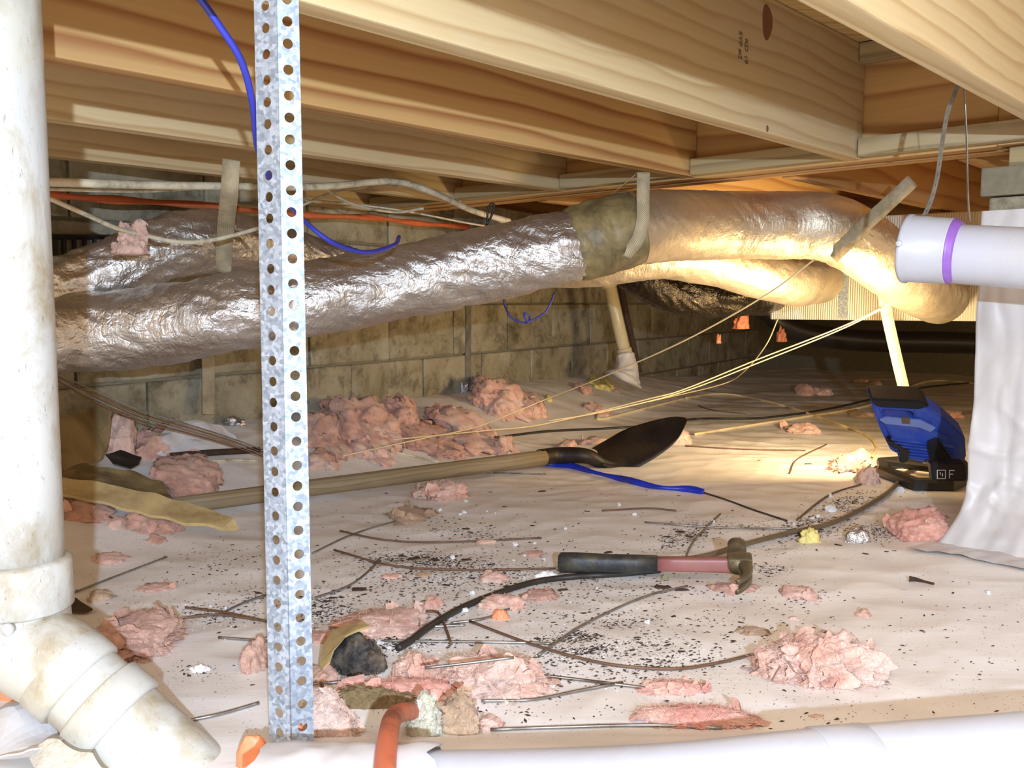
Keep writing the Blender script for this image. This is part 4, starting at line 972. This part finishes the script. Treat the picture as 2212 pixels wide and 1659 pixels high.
# blue strip and its liner seam
bp = [(1170, 1003), (1230, 1006), (1290, 1022), (1350, 1036), (1420, 1052), (1480, 1056), (1520, 1062)]
path = gpath(bp, 0.007, 8); nP = len(path)
V_, F_ = ribbon_geo(path, (0.25, 0.2, 0.9), lambda i: 0.010 + 0.009 * math.sin(i / nP * 9) ** 2, 0.002)
tag(mesh('blue_strip', V_, F_, 'blue_strip', None, True), 'blue plastic strip on the floor below the spade', 'strip')
tag(tube('dark_string', gpath([(1520, 1064), (1570, 1080), (1630, 1102), (1700, 1125)], 0.002), 0.0022, 'bark'), 'dark string trailing right from the blue strip', 'string')

# ================================================================== cords on the floor
def gcable(name, pxs, r, mat, label, cat='cable', n=10, lift=0.0, group=None):
    return tag(tube(name, gpath(pxs, r + lift, n), r, mat), label, cat, group)
gcable('brown_cable', [(2000, 1004), (1960, 1020), (1920, 1062), (1860, 1100), (1790, 1132), (1700, 1152), (1600, 1178), (1520, 1202), (1440, 1212), (1390, 1222)], 0.0052, 'cord_brown', 'brown rubber cord running from the lamp to the hammer', lift=.003, n=14)
gcable('black_cable', [(1425, 1232), (1340, 1240), (1240, 1246), (1160, 1256), (1080, 1280), (1000, 1312), (930, 1352), (890, 1382), (860, 1400)], 0.0052, 'cord_black', 'black rubber cord from under the hammer to the black lump', n=14)
gcable('black_cable', [(2110, 825), (1990, 838), (1900, 858), (1780, 885), (1640, 903), (1500, 905), (1420, 918), (1300, 926), (1180, 932), (1070, 945), (950, 955), (800, 958), (680, 962)], 0.0045, 'cord_black', 'long black cable crossing the floor behind the shovel', n=12)
gcable('white_cable', [(2110, 828), (2030, 822), (1980, 830), (1920, 858), (1860, 880), (1740, 900), (1600, 922), (1500, 938)], 0.0045, 'twine', 'white cable beside the black one behind the lamp', n=12)
gcable('white_cable', [(1480, 860), (1540, 851), (1600, 855), (1700, 878), (1800, 912), (1870, 940), (1893, 965), (1885, 985)], 0.0045, 'twine', 'white cable arching over the floor left of the lamp', n=12)
gcable('white_cable', [(1480, 860), (1400, 880), (1300, 905), (1290, 895)], 0.004, 'twine', 'white cable end beyond the spade', n=10)
gcable('white_cable', [(672, 940), (720, 945), (800, 965), (950, 998)], 0.003, 'cable_white', 'white cable lying between the angle and the shovel handle', n=10)
gcable('white_cable', [(430, 997), (500, 994), (560, 995)], 0.003, 'cable_white', 'short white wire left of the steel angle', n=10)
gcable('dark_pole', [(370, 985), (450, 978), (560, 972)], 0.008, 'bark', 'dark rod behind the steel angle at left', 'rod', lift=.015)
RODS = [
 ([(735, 1147), (830, 1166), (950, 1171), (1170, 1162)], 'rust_wire', 'upper of two rusty curved wires right of the angle'),
 ([(722, 1188), (850, 1222), (1000, 1231), (1200, 1228)], 'rust_wire', 'lower of two rusty curved wires, through the soil'),
 ([(675, 1195), (760, 1155), (860, 1125), (930, 1118)], 'steel_wire', 'grey wire rising right from the angle to the tan scrap'),
 ([(675, 1293), (750, 1267), (795, 1235), (822, 1205)], 'steel_wire', 'pale curved wire above the speckled insulation patch'),
 ([(813, 1346), (920, 1353), (1005, 1350)], 'steel_wire', 'steel wire below the speckled patch'),
 ([(830, 1384), (1000, 1386), (1130, 1388), (1190, 1390)], 'steel_wire', 'bright straight steel wire behind the broad pink mound'),
 ([(1015, 1342), (1150, 1392), (1300, 1432), (1440, 1445), (1540, 1434), (1640, 1410)], 'rust_wire', 'long brown wire curving to the big bright clump'),
 ([(1163, 1415), (1260, 1350), (1390, 1290), (1485, 1266)], 'steel_wire', 'grey wire slanting from the pink mound up toward the hammer'),
 ([(1040, 1514), (1150, 1511), (1250, 1492), (1345, 1474)], 'steel_wire', 'steel wire curving up right from the tan tuft'),
 ([(1165, 1458), (1300, 1474), (1410, 1488)], 'steel_wire', 'steel wire pointing at the pink strips'),
 ([(1060, 1576), (1200, 1571), (1400, 1566), (1560, 1572)], 'steel_wire', 'straight steel wire beside the foreground pipe'),
 ([(405, 1557), (480, 1541), (560, 1518)], 'steel_wire', 'twisted steel wire left of the angle foot'),
 ([(472, 1377), (595, 1386)], 'steel_wire', 'short wire crossing behind the angle'),
 ([(150, 1284), (250, 1245), (360, 1203)], 'steel_wire', 'straight grey wire from the drain elbow up right'),
 ([(400, 1312), (480, 1322), (575, 1342)], 'rust_wire', 'upper of the dark sticks right of the dusty clump'),
 ([(390, 1335), (470, 1328), (560, 1338)], 'rust_wire', 'lower of the dark sticks right of the dusty clump'),
 ([(460, 1335), (520, 1305), (575, 1285)], 'steel_wire', 'thin wire rising from the dark sticks to the angle'),
 ([(922, 1320), (947, 1324), (962, 1355), (974, 1390)], 'rust_wire', 'bent rusty wire standing over the black cord'),
 ([(975, 1346), (1050, 1335), (1100, 1315)], 'steel_wire', 'pale wire running toward the orange foam knob'),
 ([(1393, 1128), (1550, 1139), (1720, 1142)], 'steel_wire', 'long thin wire ending at the lamp cord'),
 ([(1556, 1110), (1510, 1155), (1492, 1180), (1480, 1208)], 'steel_wire', 'thin wire crossing the soil heap above the hammer'),
 ([(1722, 1122), (1790, 1070), (1860, 1046)], 'rust_wire', 'thin brown wire left of the lamp stand'),
 ([(1480, 963), (1600, 970), (1740, 973)], 'rust_wire', 'thin brown wire right of the spade'),
 ([(1706, 1022), (1722, 992), (1785, 960)], 'rust_wire', 'short brown twig like wire between spade and lamp'),
 ([(1508, 875), (1540, 886), (1612, 894)], 'rust_wire', 'short dark wire above the spade tip'),
 ([(746, 832), (780, 850), (815, 868)], 'rust_wire', 'rusty wire leaning on the wall pile'),
 ([(900, 950), (980, 962), (1062, 982)], 'rust_wire', 'dark wire end pointing to the shovel socket'),
 ([(1290, 1255), (1255, 1240), (1230, 1250)], 'steel_wire', 'small wire under the hammer grip'),
 ([(1010, 1020), (1090, 1022), (1180, 1024)], 'steel_wire', 'shiny thin wire below the shovel socket'),
 ([(1300, 1103), (1400, 1098), (1460, 1103)], 'rust_wire', 'faint thin wire above the hammer'),
 ([(665, 1420), (690, 1470), (705, 1500)], 'rust_wire', 'rusty wire beside the angle, below the kraft edge'),
 ([(668, 1478), (720, 1474), (760, 1470)], 'steel_wire', 'short steel wire low beside the angle'),
]
for pxs, m, lb in RODS: gcable('scrap_wire', pxs, 0.0019 if m == 'steel_wire' else 0.0021, m, lb, 'wire', 8, 0.001)
tag(tube('scrap_wire', cat_rom([gr(918, 1443, .05), gr(1015, 1432, .055), gr(1110, 1420, .06)], 6), 0.0018, 'steel_wire'), 'steel wire stuck across the broad pink mound', 'wire')
# orange cable rising to the camera
oc = cat_rom([at(918, 1552, 1.03), at(888, 1537, 0.97), at(852, 1548, 0.875), at(838, 1595, 0.81), at(832, 1660, 0.75), at(830, 1760, 0.69), at(830, 1900, 0.62)], 12)
tag(tube('orange_cable', oc, 0.0095, 'orange_tube', None, 20), 'thick orange cable looping over the foreground pipe', 'cable')

# ================================================================== SHOVEL
sh = empty('shovel', gr(1100, 1010), 'long wooden shovel lying on the liner with its black blade raised', 'shovel')
hpts = [gr(372, 1094, 0.020), gr(700, 1056, 0.021), gr(1000, 1017, 0.022), gr(1172, 997, 0.024)]
hA, hB = hpts[0], hpts[-1] + Vector((0, 0, 0.012)); hd = (hB - hA).normalized()
# wood shaft as local-x object so grain runs along it
Rh = frame_rot(hd, (0, 0, 1)); 
Lh = (hB - hA).length; vs_, fs_ = tube_geo([Vector((t / 10 * Lh, 0.004 * math.sin(t * .5), 0)) for t in range(11)], lambda t: 0.0185 + 0.004 * t, 28)
me = bpy.data.meshes.new('handle'); me.from_pydata(vs_, [], fs_); o = link('handle', me, 'shaft', sh, True)
o.matrix_basis = Matrix.Translation(hA - sh.location) @ hd.to_track_quat('X', 'Z').to_matrix().to_4x4()
# dense floor-following is unneeded: shaft is straight
yb = hB.y
sk_ = cat_rom([hB - hd * 0.012, hB + hd * 0.06, at(1265, 985, yb + .02), at(1300, 1000, yb + 0.03), at(1335, 1008, yb + 0.035), at(1372, 1004, yb + 0.04)], 10)
mesh('socket', *tube_geo(sk_, lambda t: 0.0242 if t < .3 else 0.0242 - 0.010 * min(1, (t - .3) / .5), 28, lambda i, a, p: 1.0), 'spade', sh, True)
lo = cat_rom([(1300, 1004, 0), (1335, 1016, 0), (1362, 1016, 0), (1420, 985, 0), (1462, 950, 0), (1484, 910, 0)], 8)
up = cat_rom([(1278, 968, 0), (1310, 950, 0), (1350, 928, 0), (1405, 910, 0), (1455, 900, 0), (1482, 902, 0)], 8)
bvs = []; bfs = []; NB = len(lo); NM = 14
for side in (0, 1):
    for i in range(NB):
        for j in range(NM + 1):
            t = j / NM; s = i / (NB - 1)
            pl_ = at(lo[i].x, lo[i].y, yb + 0.00 + 0.02 * s); pu = at(up[i].x, up[i].y, yb + 0.14 - 0.09 * s ** 2)
            p = pl_.lerp(pu, t); sag = math.sin(math.pi * t) * 0.022 * math.sin(math.pi * min(1, s * 0.8 + 0.2))
            rib = 0.010 * math.exp(-((t - .42) / .08) ** 2) * max(0, 1 - s * 2.2)
            p += Vector((-0.35, -0.4, -0.85)).normalized() * -1 * (-sag + rib) * -1
            if side: p += Vector((0.25, 0.5, -0.8)).normalized() * 0.002
            bvs.append(p)
nn_ = NB * (NM + 1)
for i in range(NB - 1):
    for j in range(NM):
        a = i * (NM + 1) + j; q = (a, a + 1, a + NM + 2, a + NM + 1); bfs.append(q); bfs.append(tuple(nn_ + x for x in reversed(q)))
rim_ = [i * (NM + 1) for i in range(NB)] + [(NB - 1) * (NM + 1) + j for j in range(1, NM + 1)] + [i * (NM + 1) + NM for i in range(NB - 2, -1, -1)] + list(range(NM - 1, 0, -1))
for a, b in zip(rim_, rim_[1:] + rim_[:1]): bfs.append((a, b, b + nn_, a + nn_))
mesh('blade', bvs, bfs, 'spade', sh, True)

# ================================================================== HAMMER
h0 = gr(1206, 1245, 0.0); h1_ = gr(1640, 1262, 0.0); hx = Vector((h1_.x - h0.x, h1_.y - h0.y, 0)).normalized()
ham = empty('claw_hammer', (h0 + h1_) / 2, 'claw hammer with black rubber grip and dusty purple shaft', 'hammer')
HLn = (h1_ - h0).length; hy = Vector((-hx.y, hx.x, 0)); zz = Vector((0, 0, 1)); B0 = h0 + Vector((0, 0, 0.005 + fh(h0.x, h0.y) * 0))
def HP(x, y, z): return B0 + hx * x + hy * y + zz * z
def loft(sections, sides=24, power=2.6):
    vs = []; fs = []
    for (c, a, b, aw, bw) in sections:     # centre, axis vectors a (width) b (height)
        for k in range(sides):
            t = 2 * math.pi * k / sides; ct, st_ = math.cos(t), math.sin(t)
            x = math.copysign(abs(ct) ** (2 / power), ct) * aw; y = math.copysign(abs(st_) ** (2 / power), st_) * bw
            vs.append(c + a * x + b * y)
    n = len(sections)
    for i in range(n - 1):
        for k in range(sides): k2 = (k + 1) % sides; fs.append((i * sides + k, i * sides + k2, (i + 1) * sides + k2, (i + 1) * sides + k))
    fs.append(tuple(range(sides - 1, -1, -1))); fs.append(tuple(range((n - 1) * sides, n * sides)))
    return vs, fs
def hz_(x): return 0.020 + 0.010 * (x / HLn)
gp = HLn * 0.50
secs = [(HP(x, 0, hz_(x)), hy, zz, w_, h_) for x, w_, h_ in ((0, .012, .013), (.004, .0165, .0175), (.03, .0165, .0178), (.08, .0148, .0158), (.13, .0150, .0150), (gp, .0145, .0142))]
mesh('rubber_grip', *loft(secs), 'rubber', ham, True)
secs = [(HP(x, 0, hz_(x)), hy, zz, w_, h_) for x, w_, h_ in ((gp - .004, .0115, .0115), (gp + .03, .0115, .0118), (HLn * .83, .012, .0125), (HLn * .875, .0125, .0135))]
mesh('shaft', *loft(secs, 24, 5), 'fibreglass', ham, True)
hc = HLn * 0.90
# head: eye block, neck + face raised on the far side, claws reaching down on the near side
zc = hz_(hc) + 0.004
phi = math.radians(20); fd = hy * math.cos(phi) + zz * math.sin(phi); sd_ = zz * math.cos(phi) - hy * math.sin(phi)
HC = HP(hc, 0, zc)
mesh('head', *join(
    loft([(HC + hx * x, fd, sd_, a, b) for x, a, b in ((-.020, .013, .0135), (-.018, .0150, .0155), (.018, .0150, .0155), (.021, .013, .0135))], 24, 4),
    loft([(HC + fd * y, hx, sd_, a, b) for y, a, b in ((-.018, .017, .013), (0.005, .017, .0145), (.018, .0125, .0125), (.030, .0115, .0115), (.034, .0155, .0155), (.052, .0160, .0160), (.054, .0145, .0145))], 28, 2.3)), 'head_steel', ham, True)
for sgn in (-1, 1):
    cl = []
    for t in range(13):
        q = t / 12
        c_ = HC - fd * (0.010 + 0.060 * q) + hx * (0.006 + 0.010 * math.sin(q * 2.2) - 0.022 * q ** 2.2) + sd_ * sgn * (0.0068 + 0.0035 * q)
        cl.append((c_, hx, sd_, 0.0130 * (1 - 0.78 * q), 0.0066 * (1 - 0.30 * q)))
    mesh('claw', *loft(cl, 16, 4), 'head_steel', ham, True)

# ================================================================== WORK LAMP
LY = gr(1985, 1085).y
wl = empty('work_lamp', gr(1990, 1050), 'blue portable work lamp on a black stand, shining away from the camera', 'lamp')
n_l = Vector((0.10, 0.80, 0.50)).normalized()   # the lamp looks away from us
pc = at(1985, 935, LY + 0.03)
def slab(name, outer, p0, n, th, mat, parent, hole=None, bev=0.004):
    bm = bmesh.new(); A = [bm.verts.new(onp(x, y, p0, n)) for x, y in outer]
    if hole:
        Hh = [bm.verts.new(onp(x, y, p0, n)) for x, y in hole]
        ed = [bm.edges.new((A[i], A[(i + 1) % len(A)])) for i in range(len(A))] + [bm.edges.new((Hh[i], Hh[(i + 1) % len(Hh)])) for i in range(len(Hh))]
        bmesh.ops.triangle_fill(bm, edges=ed, use_beauty=True, use_dissolve=False)
    else: bm.faces.new(A)
    r = bmesh.ops.extrude_face_region(bm, geom=bm.faces[:])
    for q in [e for e in r['geom'] if isinstance(e, bmesh.types.BMVert)]: q.co += n * th
    bmesh.ops.recalc_face_normals(bm, faces=bm.faces[:]); bm.normal_update()
    if bev:
        sh_ = [e for e in bm.edges if len(e.link_faces) == 2 and e.calc_face_angle(0) > 0.5]
        bmesh.ops.bevel(bm, geom=sh_, offset=bev, segments=2, affect='EDGES')
    vs = [q.co.copy() for q in bm.verts]; bm.verts.index_update(); fs = [tuple(x.index for x in f.verts) for f in bm.faces]; bm.free()
    return mesh(name, vs, fs, mat, parent)
outer = [(1880, 866), (1992, 870), (2050, 912), (2085, 945), (2088, 990), (2070, 1012), (1980, 998), (1925, 975), (1905, 935), (1893, 905)]
slab('housing', outer, pc, n_l, 0.055, 'blue_body', wl, [(1903, 886), (1972, 890), (1978, 906), (1962, 902), (1912, 901)])
slab('rear_panel', [(1908, 912), (1990, 918), (2050, 950), (2072, 985), (1990, 980), (1930, 955)], pc - n_l * 0.012, n_l, 0.014, 'blue_body', wl)
slab('top_panel', [(1900, 908), (1915, 902), (1990, 909), (2022, 925), (2010, 934), (1985, 924), (1912, 916)], pc - n_l * 0.016, n_l, 0.006, 'pale_blue', wl, None, 0.001)
for i in range(6): slab('cooling_fin', [(1925 + i * 3, 948 + i * 7), (2062, 966 + i * 6), (2062, 969 + i * 6), (1926 + i * 3, 951 + i * 7)], pc - n_l * 0.018, n_l, 0.008, 'blue_body', wl, None, 0)
slab('handle_grip', [(1882, 862), (1992, 866), (2010, 880), (1985, 886), (1900, 882), (1884, 872)], pc - n_l * 0.006, n_l, 0.06, 'black', wl)
slab('switch', [(1947, 903), (1966, 905), (1966, 916), (1948, 915)], pc - n_l * 0.016, n_l, 0.006, 'cord_brown', wl, None, 0)
slab('lens', [(1915, 915), (2050, 925), (2075, 985), (1940, 965)], pc + n_l * 0.056, n_l, 0.004, 'glow', wl, None, 0)
# stand: angled yoke + ring base
slab('yoke', [(1920, 948), (1935, 955), (1970, 975), (1962, 1000), (1945, 1004), (1938, 975), (1915, 955)], pc - n_l * 0.02, n_l, 0.02, 'black', wl)
slab('yoke', [(2005, 965), (2030, 955), (2062, 1000), (2075, 1030), (2050, 1045), (2015, 1015)], pc - n_l * 0.035, n_l, 0.025, 'black', wl)
pb2 = at(2050, 1025, LY - 0.02); fr_n = Vector((0.1, 0.9, 0.2)).normalized()
slab('base_post', [(2010, 1000), (2085, 1000), (2090, 1040), (2015, 1042)], pb2, fr_n, 0.03, 'black', wl)
for dx, gl_ in ((0, 'sq'), (26, 'F')):
    ln = lambda a, b, c, d: [(a + dx, b + dx * .02), (c + dx, b + dx * .02), (c + dx, d + dx * .02), (a + dx, d + dx * .02)]
    V2 = []; F2 = []
    rects = [(2024, 1015, 2043, 1016.5), (2024, 1033, 2043, 1034.5), (2024, 1015, 2025.5, 1034), (2041.5, 1015, 2043, 1034), (2030, 1020, 2032, 1026), (2035, 1022, 2037, 1029)] if dx == 0 else [(2024, 1015, 2036, 1016.5), (2024, 1015, 2025.5, 1033), (2024, 1023, 2033, 1024.5)]
    for rc in rects:
        b = len(V2)
        for x, y in ln(*rc): V2.append(onp(x, y, pb2 - fr_n * 0.001, fr_n))
        F2.append((b, b + 1, b + 2, b + 3))
    mesh('white_symbol', V2, F2, 'styro', wl)
# base frame: hexagonal bars
def gbar(pxs, r, name):
    mesh(name, *tube_geo([gr(x, y, r + 0.002) for x, y in pxs], r, 6), 'black', wl)
ring = [(1893, 1010), (1895, 1030), (1975, 1062), (2060, 1062), (2110, 1040), (2085, 1012), (1990, 1004)]
vb = []; fb = []; ctr = gr(2000, 1028)
for zi, ins in ((0.002, 0.0), (0.020, 0.0), (0.028, 0.03)):
    for x, y in ring: p = gr(x, y); p = p.lerp(ctr, ins); vb.append(Vector((p.x, p.y, ctr.z + zi)))
for x, y in ring: p = gr(x, y).lerp(ctr, 0.22); vb.append(Vector((p.x, p.y, ctr.z + 0.026)))
for x, y in ring: p = gr(x, y).lerp(ctr, 0.26); vb.append(Vector((p.x, p.y, ctr.z + 0.002)))
K = len(ring)
for r_ in range(4):
    for k in range(K): fb.append((r_ * K + k, r_ * K + (k + 1) % K, (r_ + 1) * K + (k + 1) % K, (r_ + 1) * K + k))
mesh('base_frame', vb, fb, 'black', wl)
mesh('base_crossbar', *tube_geo([Vector((*gr(1900, 1014).xy, ctr.z + .018)), Vector((*gr(2050, 1034).xy, ctr.z + .022)), Vector((*gr(2095, 1030).xy, ctr.z + .02))], 0.011, 6), 'black', wl)

# ================================================================== small debris
def chip_geo(rr, L, w, h):
    vs = []; n = rr.randint(5, 7)
    for z in (0, h):
        for k in range(n):
            a = 2 * math.pi * k / n + rr.uniform(-.25, .25); q = rr.uniform(.7, 1.1) * (1 if z == 0 else .8)
            vs.append(Vector((math.cos(a) * L / 2 * q, math.sin(a) * w / 2 * q, z * rr.uniform(.5, 1))))
    fs = [tuple(range(n - 1, -1, -1)), tuple(range(n, 2 * n))] + [(k, (k + 1) % n, n + (k + 1) % n, n + k) for k in range(n)]
    return vs, fs
rr = random.Random(11)
chip_me = {}
for m in ('bark', 'styro'):
    for i in range(6):
        vs, fs = chip_geo(rr, 1.0, rr.uniform(.35, .6) if m == 'bark' else rr.uniform(.6, .95), .25 if m == 'bark' else .5)
        me = bpy.data.meshes.new(m + '_chip'); me.from_pydata([tuple(q) for q in vs], [], fs); me.materials.append(M[m]); chip_me.setdefault(m, []).append(me)
BARK = [(1170, 1062, 24), (1268, 1105, 16), (1465, 1071, 11), (1090, 1095, 14), (1060, 1063, 12), (1150, 1136, 16), (1313, 1194, 28), (1005, 1143, 22), (1015, 1150, 20), (965, 1265, 24), (1020, 1250, 20),
 (1095, 1268, 26), (1215, 1275, 34), (1430, 1270, 50), (1470, 1275, 40), (1283, 1297, 13), (1395, 1320, 16), (1455, 1332, 18), (1195, 1345, 16), (1260, 1325, 18), (1375, 1378, 22), (1395, 1370, 16), (1445, 1393, 18),
 (1365, 1405, 18), (1402, 1425, 16), (1472, 1408, 22), (1600, 1345, 20), (1530, 1366, 12), (1585, 1385, 18), (1500, 1425, 14), (1540, 1438, 10), (1445, 1430, 14), (1693, 1492, 14), (1878, 1455, 10), (2070, 1340, 7), (2092, 1339, 9), (2126, 1331, 8),
 (2116, 1468, 8), (2045, 1378, 12), (1968, 1405, 9), (1870, 1197, 20), (1915, 1192, 14), (1932, 1190, 12), (1810, 1178, 22), (1706, 1312, 8), (1676, 1316, 8), (1762, 1264, 7), (1685, 1232, 14), (795, 1129, 9), (866, 1104, 14), (705, 1300, 30), (720, 1292, 26), (740, 1310, 18),
 (775, 1275, 46), (785, 1285, 20), (840, 1245, 12), (905, 1248, 12), (875, 1247, 12), (895, 1208, 40), (940, 1210, 30), (920, 1205, 26), (1005, 1210, 30), (1060, 1220, 24), (870, 1202, 24), (1470, 1150, 30), (1490, 1160, 26), (1440, 1160, 24), (1450, 1172, 14), (1500, 1135, 18), (560, 1282, 24),
 (485, 1262, 9), (452, 1283, 12), (505, 1438, 10), (545, 1480, 14), (465, 1495, 10), (200, 1430, 8), (430, 1440, 10), (1990, 1286, 8), (1420, 1335, 10), (1500, 1400, 12), (1160, 1380, 22), (660, 1340, 24), (1640, 995, 12), (1745, 1003, 22), (1710, 950, 8)]
LM = [('the lamp cord at right', 1790, 1110), ('the hammer head', 1620, 1240), ('the big bright pink clump', 1775, 1410), ('the lower right corner', 2090, 1430), ('the hammer grip', 1290, 1215), ('the long brown curved wire', 1400, 1400), ('the black cord', 1100, 1290),
 ('the speckled insulation patch', 800, 1290), ('the soil streak right of the angle', 930, 1210), ('the upper curved wire', 1060, 1140), ('the shovel', 1150, 1060), ('the white space left of the angle', 470, 1400), ('the yellow lit floor', 1680, 985), ('the soil heap above the hammer', 1470, 1155), ('the black lump', 780, 1400)]
def near(x, y): return min(LM, key=lambda a: (a[1] - x) ** 2 + ((a[2] - y) * 1.5) ** 2)[0]
def szw(s): return 'long' if s >= 24 else 'small' if s >= 13 else 'tiny'
for i, (x, y, s) in enumerate(BARK):
    o = bpy.data.objects.new('bark_chip', chip_me['bark'][i % 6]); C.objects.link(o); p = gr(x, y); k = s * p.y / F
    o.location = p; o.rotation_euler = (rr.uniform(-.1, .1), rr.uniform(-.1, .1), rr.uniform(-.6, .6)); o.scale = (k, k * .8, k * .5)
    lb = near(x, y); tag(o, szw(s) + ' dark bark chip on the liner by ' + lb, 'bark chip', szw(s) + ' bark chips by ' + lb)
WHITE = [(1337, 1092, 17), (1370, 1113, 14), (1007, 1084, 11), (952, 1103, 12), (1003, 1108, 14), (995, 1112, 9), (1222, 1143, 11), (1113, 1178, 16), (1155, 1174, 11), (978, 1206, 20), (1133, 1201, 9), (1110, 1211, 8), (1174, 1210, 12), (873, 1226, 10), (1132, 1248, 9), (990, 1310, 12), (1002, 1322, 30), (972, 1335, 12), (1020, 1282, 18),
 (1795, 1105, 30), (1755, 1122, 16), (1766, 1116, 14), (1715, 1133, 14), (1793, 1072, 18), (1825, 1082, 12), (1690, 1158, 20), (1397, 1346, 22), (488, 1314, 11), (455, 1310, 9), (1191, 1488, 20), (2135, 1282, 20), (1945, 1062, 24), (1540, 1128, 12), (818, 1389, 14), (840, 1400, 14), (800, 1376, 12), (1052, 1105, 6), (1070, 1109, 6), (1290, 1271, 9)]
for i, (x, y, s) in enumerate(WHITE):
    o = bpy.data.objects.new('polystyrene_crumb', chip_me['styro'][i % 6]); C.objects.link(o); p = gr(x, y); k = s * p.y / F
    o.location = p; o.rotation_euler = (rr.uniform(-.3, .3), rr.uniform(-.3, .3), rr.uniform(-3, 3)); o.scale = (k, k * .8, k * .9)
    lb = near(x, y); tag(o, szw(s) + ' white polystyrene crumb on the liner by ' + lb, 'polystyrene', szw(s) + ' white crumbs by ' + lb)
# twig
tag(tube('broken_twig', cat_rom([gr(1964, 1250, .006), gr(1980, 1252, .006), gr(2000, 1257, .005), gr(2017, 1261, .004)], 5), lambda t: .0052 - .003 * min(1, t * 1.6), 'bark'), 'short brown broken twig on the clean liner at right', 'twig')
# soil: clustered crumbs, nobody could count them
def soil(name, clusters, mat, label, smin, smax, seed):
    r2 = random.Random(seed); V = []; Fc = []
    for (cx, cy, sx, sy, n, rot) in clusters:
        for _ in range(n):
            a, b = r2.gauss(0, 1), r2.gauss(0, 1); cr_, sr_ = math.cos(rot), math.sin(rot)
            x = cx + a * sx * cr_ - b * sy * sr_; y = cy + a * sx * sr_ + b * sy * cr_
            if y > 1640 or y < 760: continue
            p = atz(x, y, 0.0); 
            z = fh(p.x, p.y); p = atz(x, y, z)
            L = r2.uniform(smin, smax) * (0.5 + r2.random() ** 2 * 1.6); w = L * r2.uniform(.25, .6); an = r2.uniform(-.7, .7) + (math.pi / 2 if r2.random() < .15 else 0)
            e1 = Vector((math.cos(an), math.sin(an), r2.uniform(-.1, .2))) * L; e2 = Vector((-math.sin(an), math.cos(an), 0)) * w; hh = L * .28
            b_ = len(V); V += [p - e1 + Vector((0, 0, .0004)), p - e2 * .9 + Vector((0, 0, .0004)), p + e1 + Vector((0, 0, .0006)), p + e2 + Vector((0, 0, .0004)), p + e1 * .1 + Vector((0, 0, hh + .0006))]
            Fc += [(b_, b_ + 1, b_ + 4), (b_ + 1, b_ + 2, b_ + 4), (b_ + 2, b_ + 3, b_ + 4), (b_ + 3, b_, b_ + 4)]
    me = bpy.data.meshes.new(name); me.from_pydata([tuple(q) for q in V], [], Fc); me.update()
    return tag(link(name, me, mat), label, 'soil', None, 'stuff')
soil('soil_crumbs', [(1270, 1380, 45, 14, 900, -.35), (1230, 1395, 40, 12, 500, .1), (1390, 1415, 90, 28, 900, .05), (1150, 1350, 200, 70, 700, 0), (900, 1210, 75, 8, 900, .03), (1010, 1225, 90, 12, 500, .1), (1000, 1145, 55, 14, 350, .15),
  (960, 1240, 110, 22, 800, .05), (880, 1265, 90, 25, 450, 0), (700, 1320, 30, 26, 700, 0), (860, 1375, 60, 18, 900, 0), (1480, 1160, 38, 14, 700, -.2), (1540, 1135, 45, 12, 250, 0), (1790, 1115, 60, 16, 1500, -.5), (1760, 1140, 60, 10, 600, 0), (1850, 1080, 45, 8, 600, -.15), (1700, 1150, 60, 10, 400, .1), (1900, 1150, 35, 10, 600, .05),
  (1450, 1320, 200, 60, 500, 0), (1360, 1250, 160, 22, 350, 0), (1660, 1230, 20, 6, 120, 0), (1740, 1290, 26, 10, 160, 0), (480, 1215, 60, 25, 250, 0), (480, 1330, 70, 14, 350, .1), (550, 1290, 30, 12, 150, 0), (420, 1450, 30, 10, 90, 0), (2050, 1400, 120, 70, 130, 0), (1900, 1550, 150, 25, 90, 0), (1500, 1500, 180, 50, 140, 0),
  (1250, 1080, 160, 40, 260, 0), (820, 1120, 90, 40, 200, 0), (1100, 1200, 160, 40, 500, 0), (1200, 1300, 250, 60, 500, 0), (1650, 1400, 200, 80, 160, 0), (300, 1250, 120, 40, 120, 0), (820, 1330, 80, 25, 180, 0), (1060, 1530, 160, 25, 120, 0), (1700, 1030, 120, 50, 100, 0), (1180, 1440, 60, 25, 200, 0)],
  'soil', 'dark soil and bark crumbs strewn over the liner', 0.0007, 0.0026, 3)
soil('white_grit', [(1000, 1240, 120, 30, 350, 0), (860, 1385, 60, 20, 400, 0), (700, 1330, 30, 25, 150, 0), (1350, 1400, 120, 35, 300, 0), (1790, 1115, 60, 18, 250, -.5), (470, 1330, 60, 20, 120, 0), (1100, 1350, 150, 60, 200, 0)],
  'styro', 'fine white grit strewn among the soil', 0.0006, 0.0014, 4)
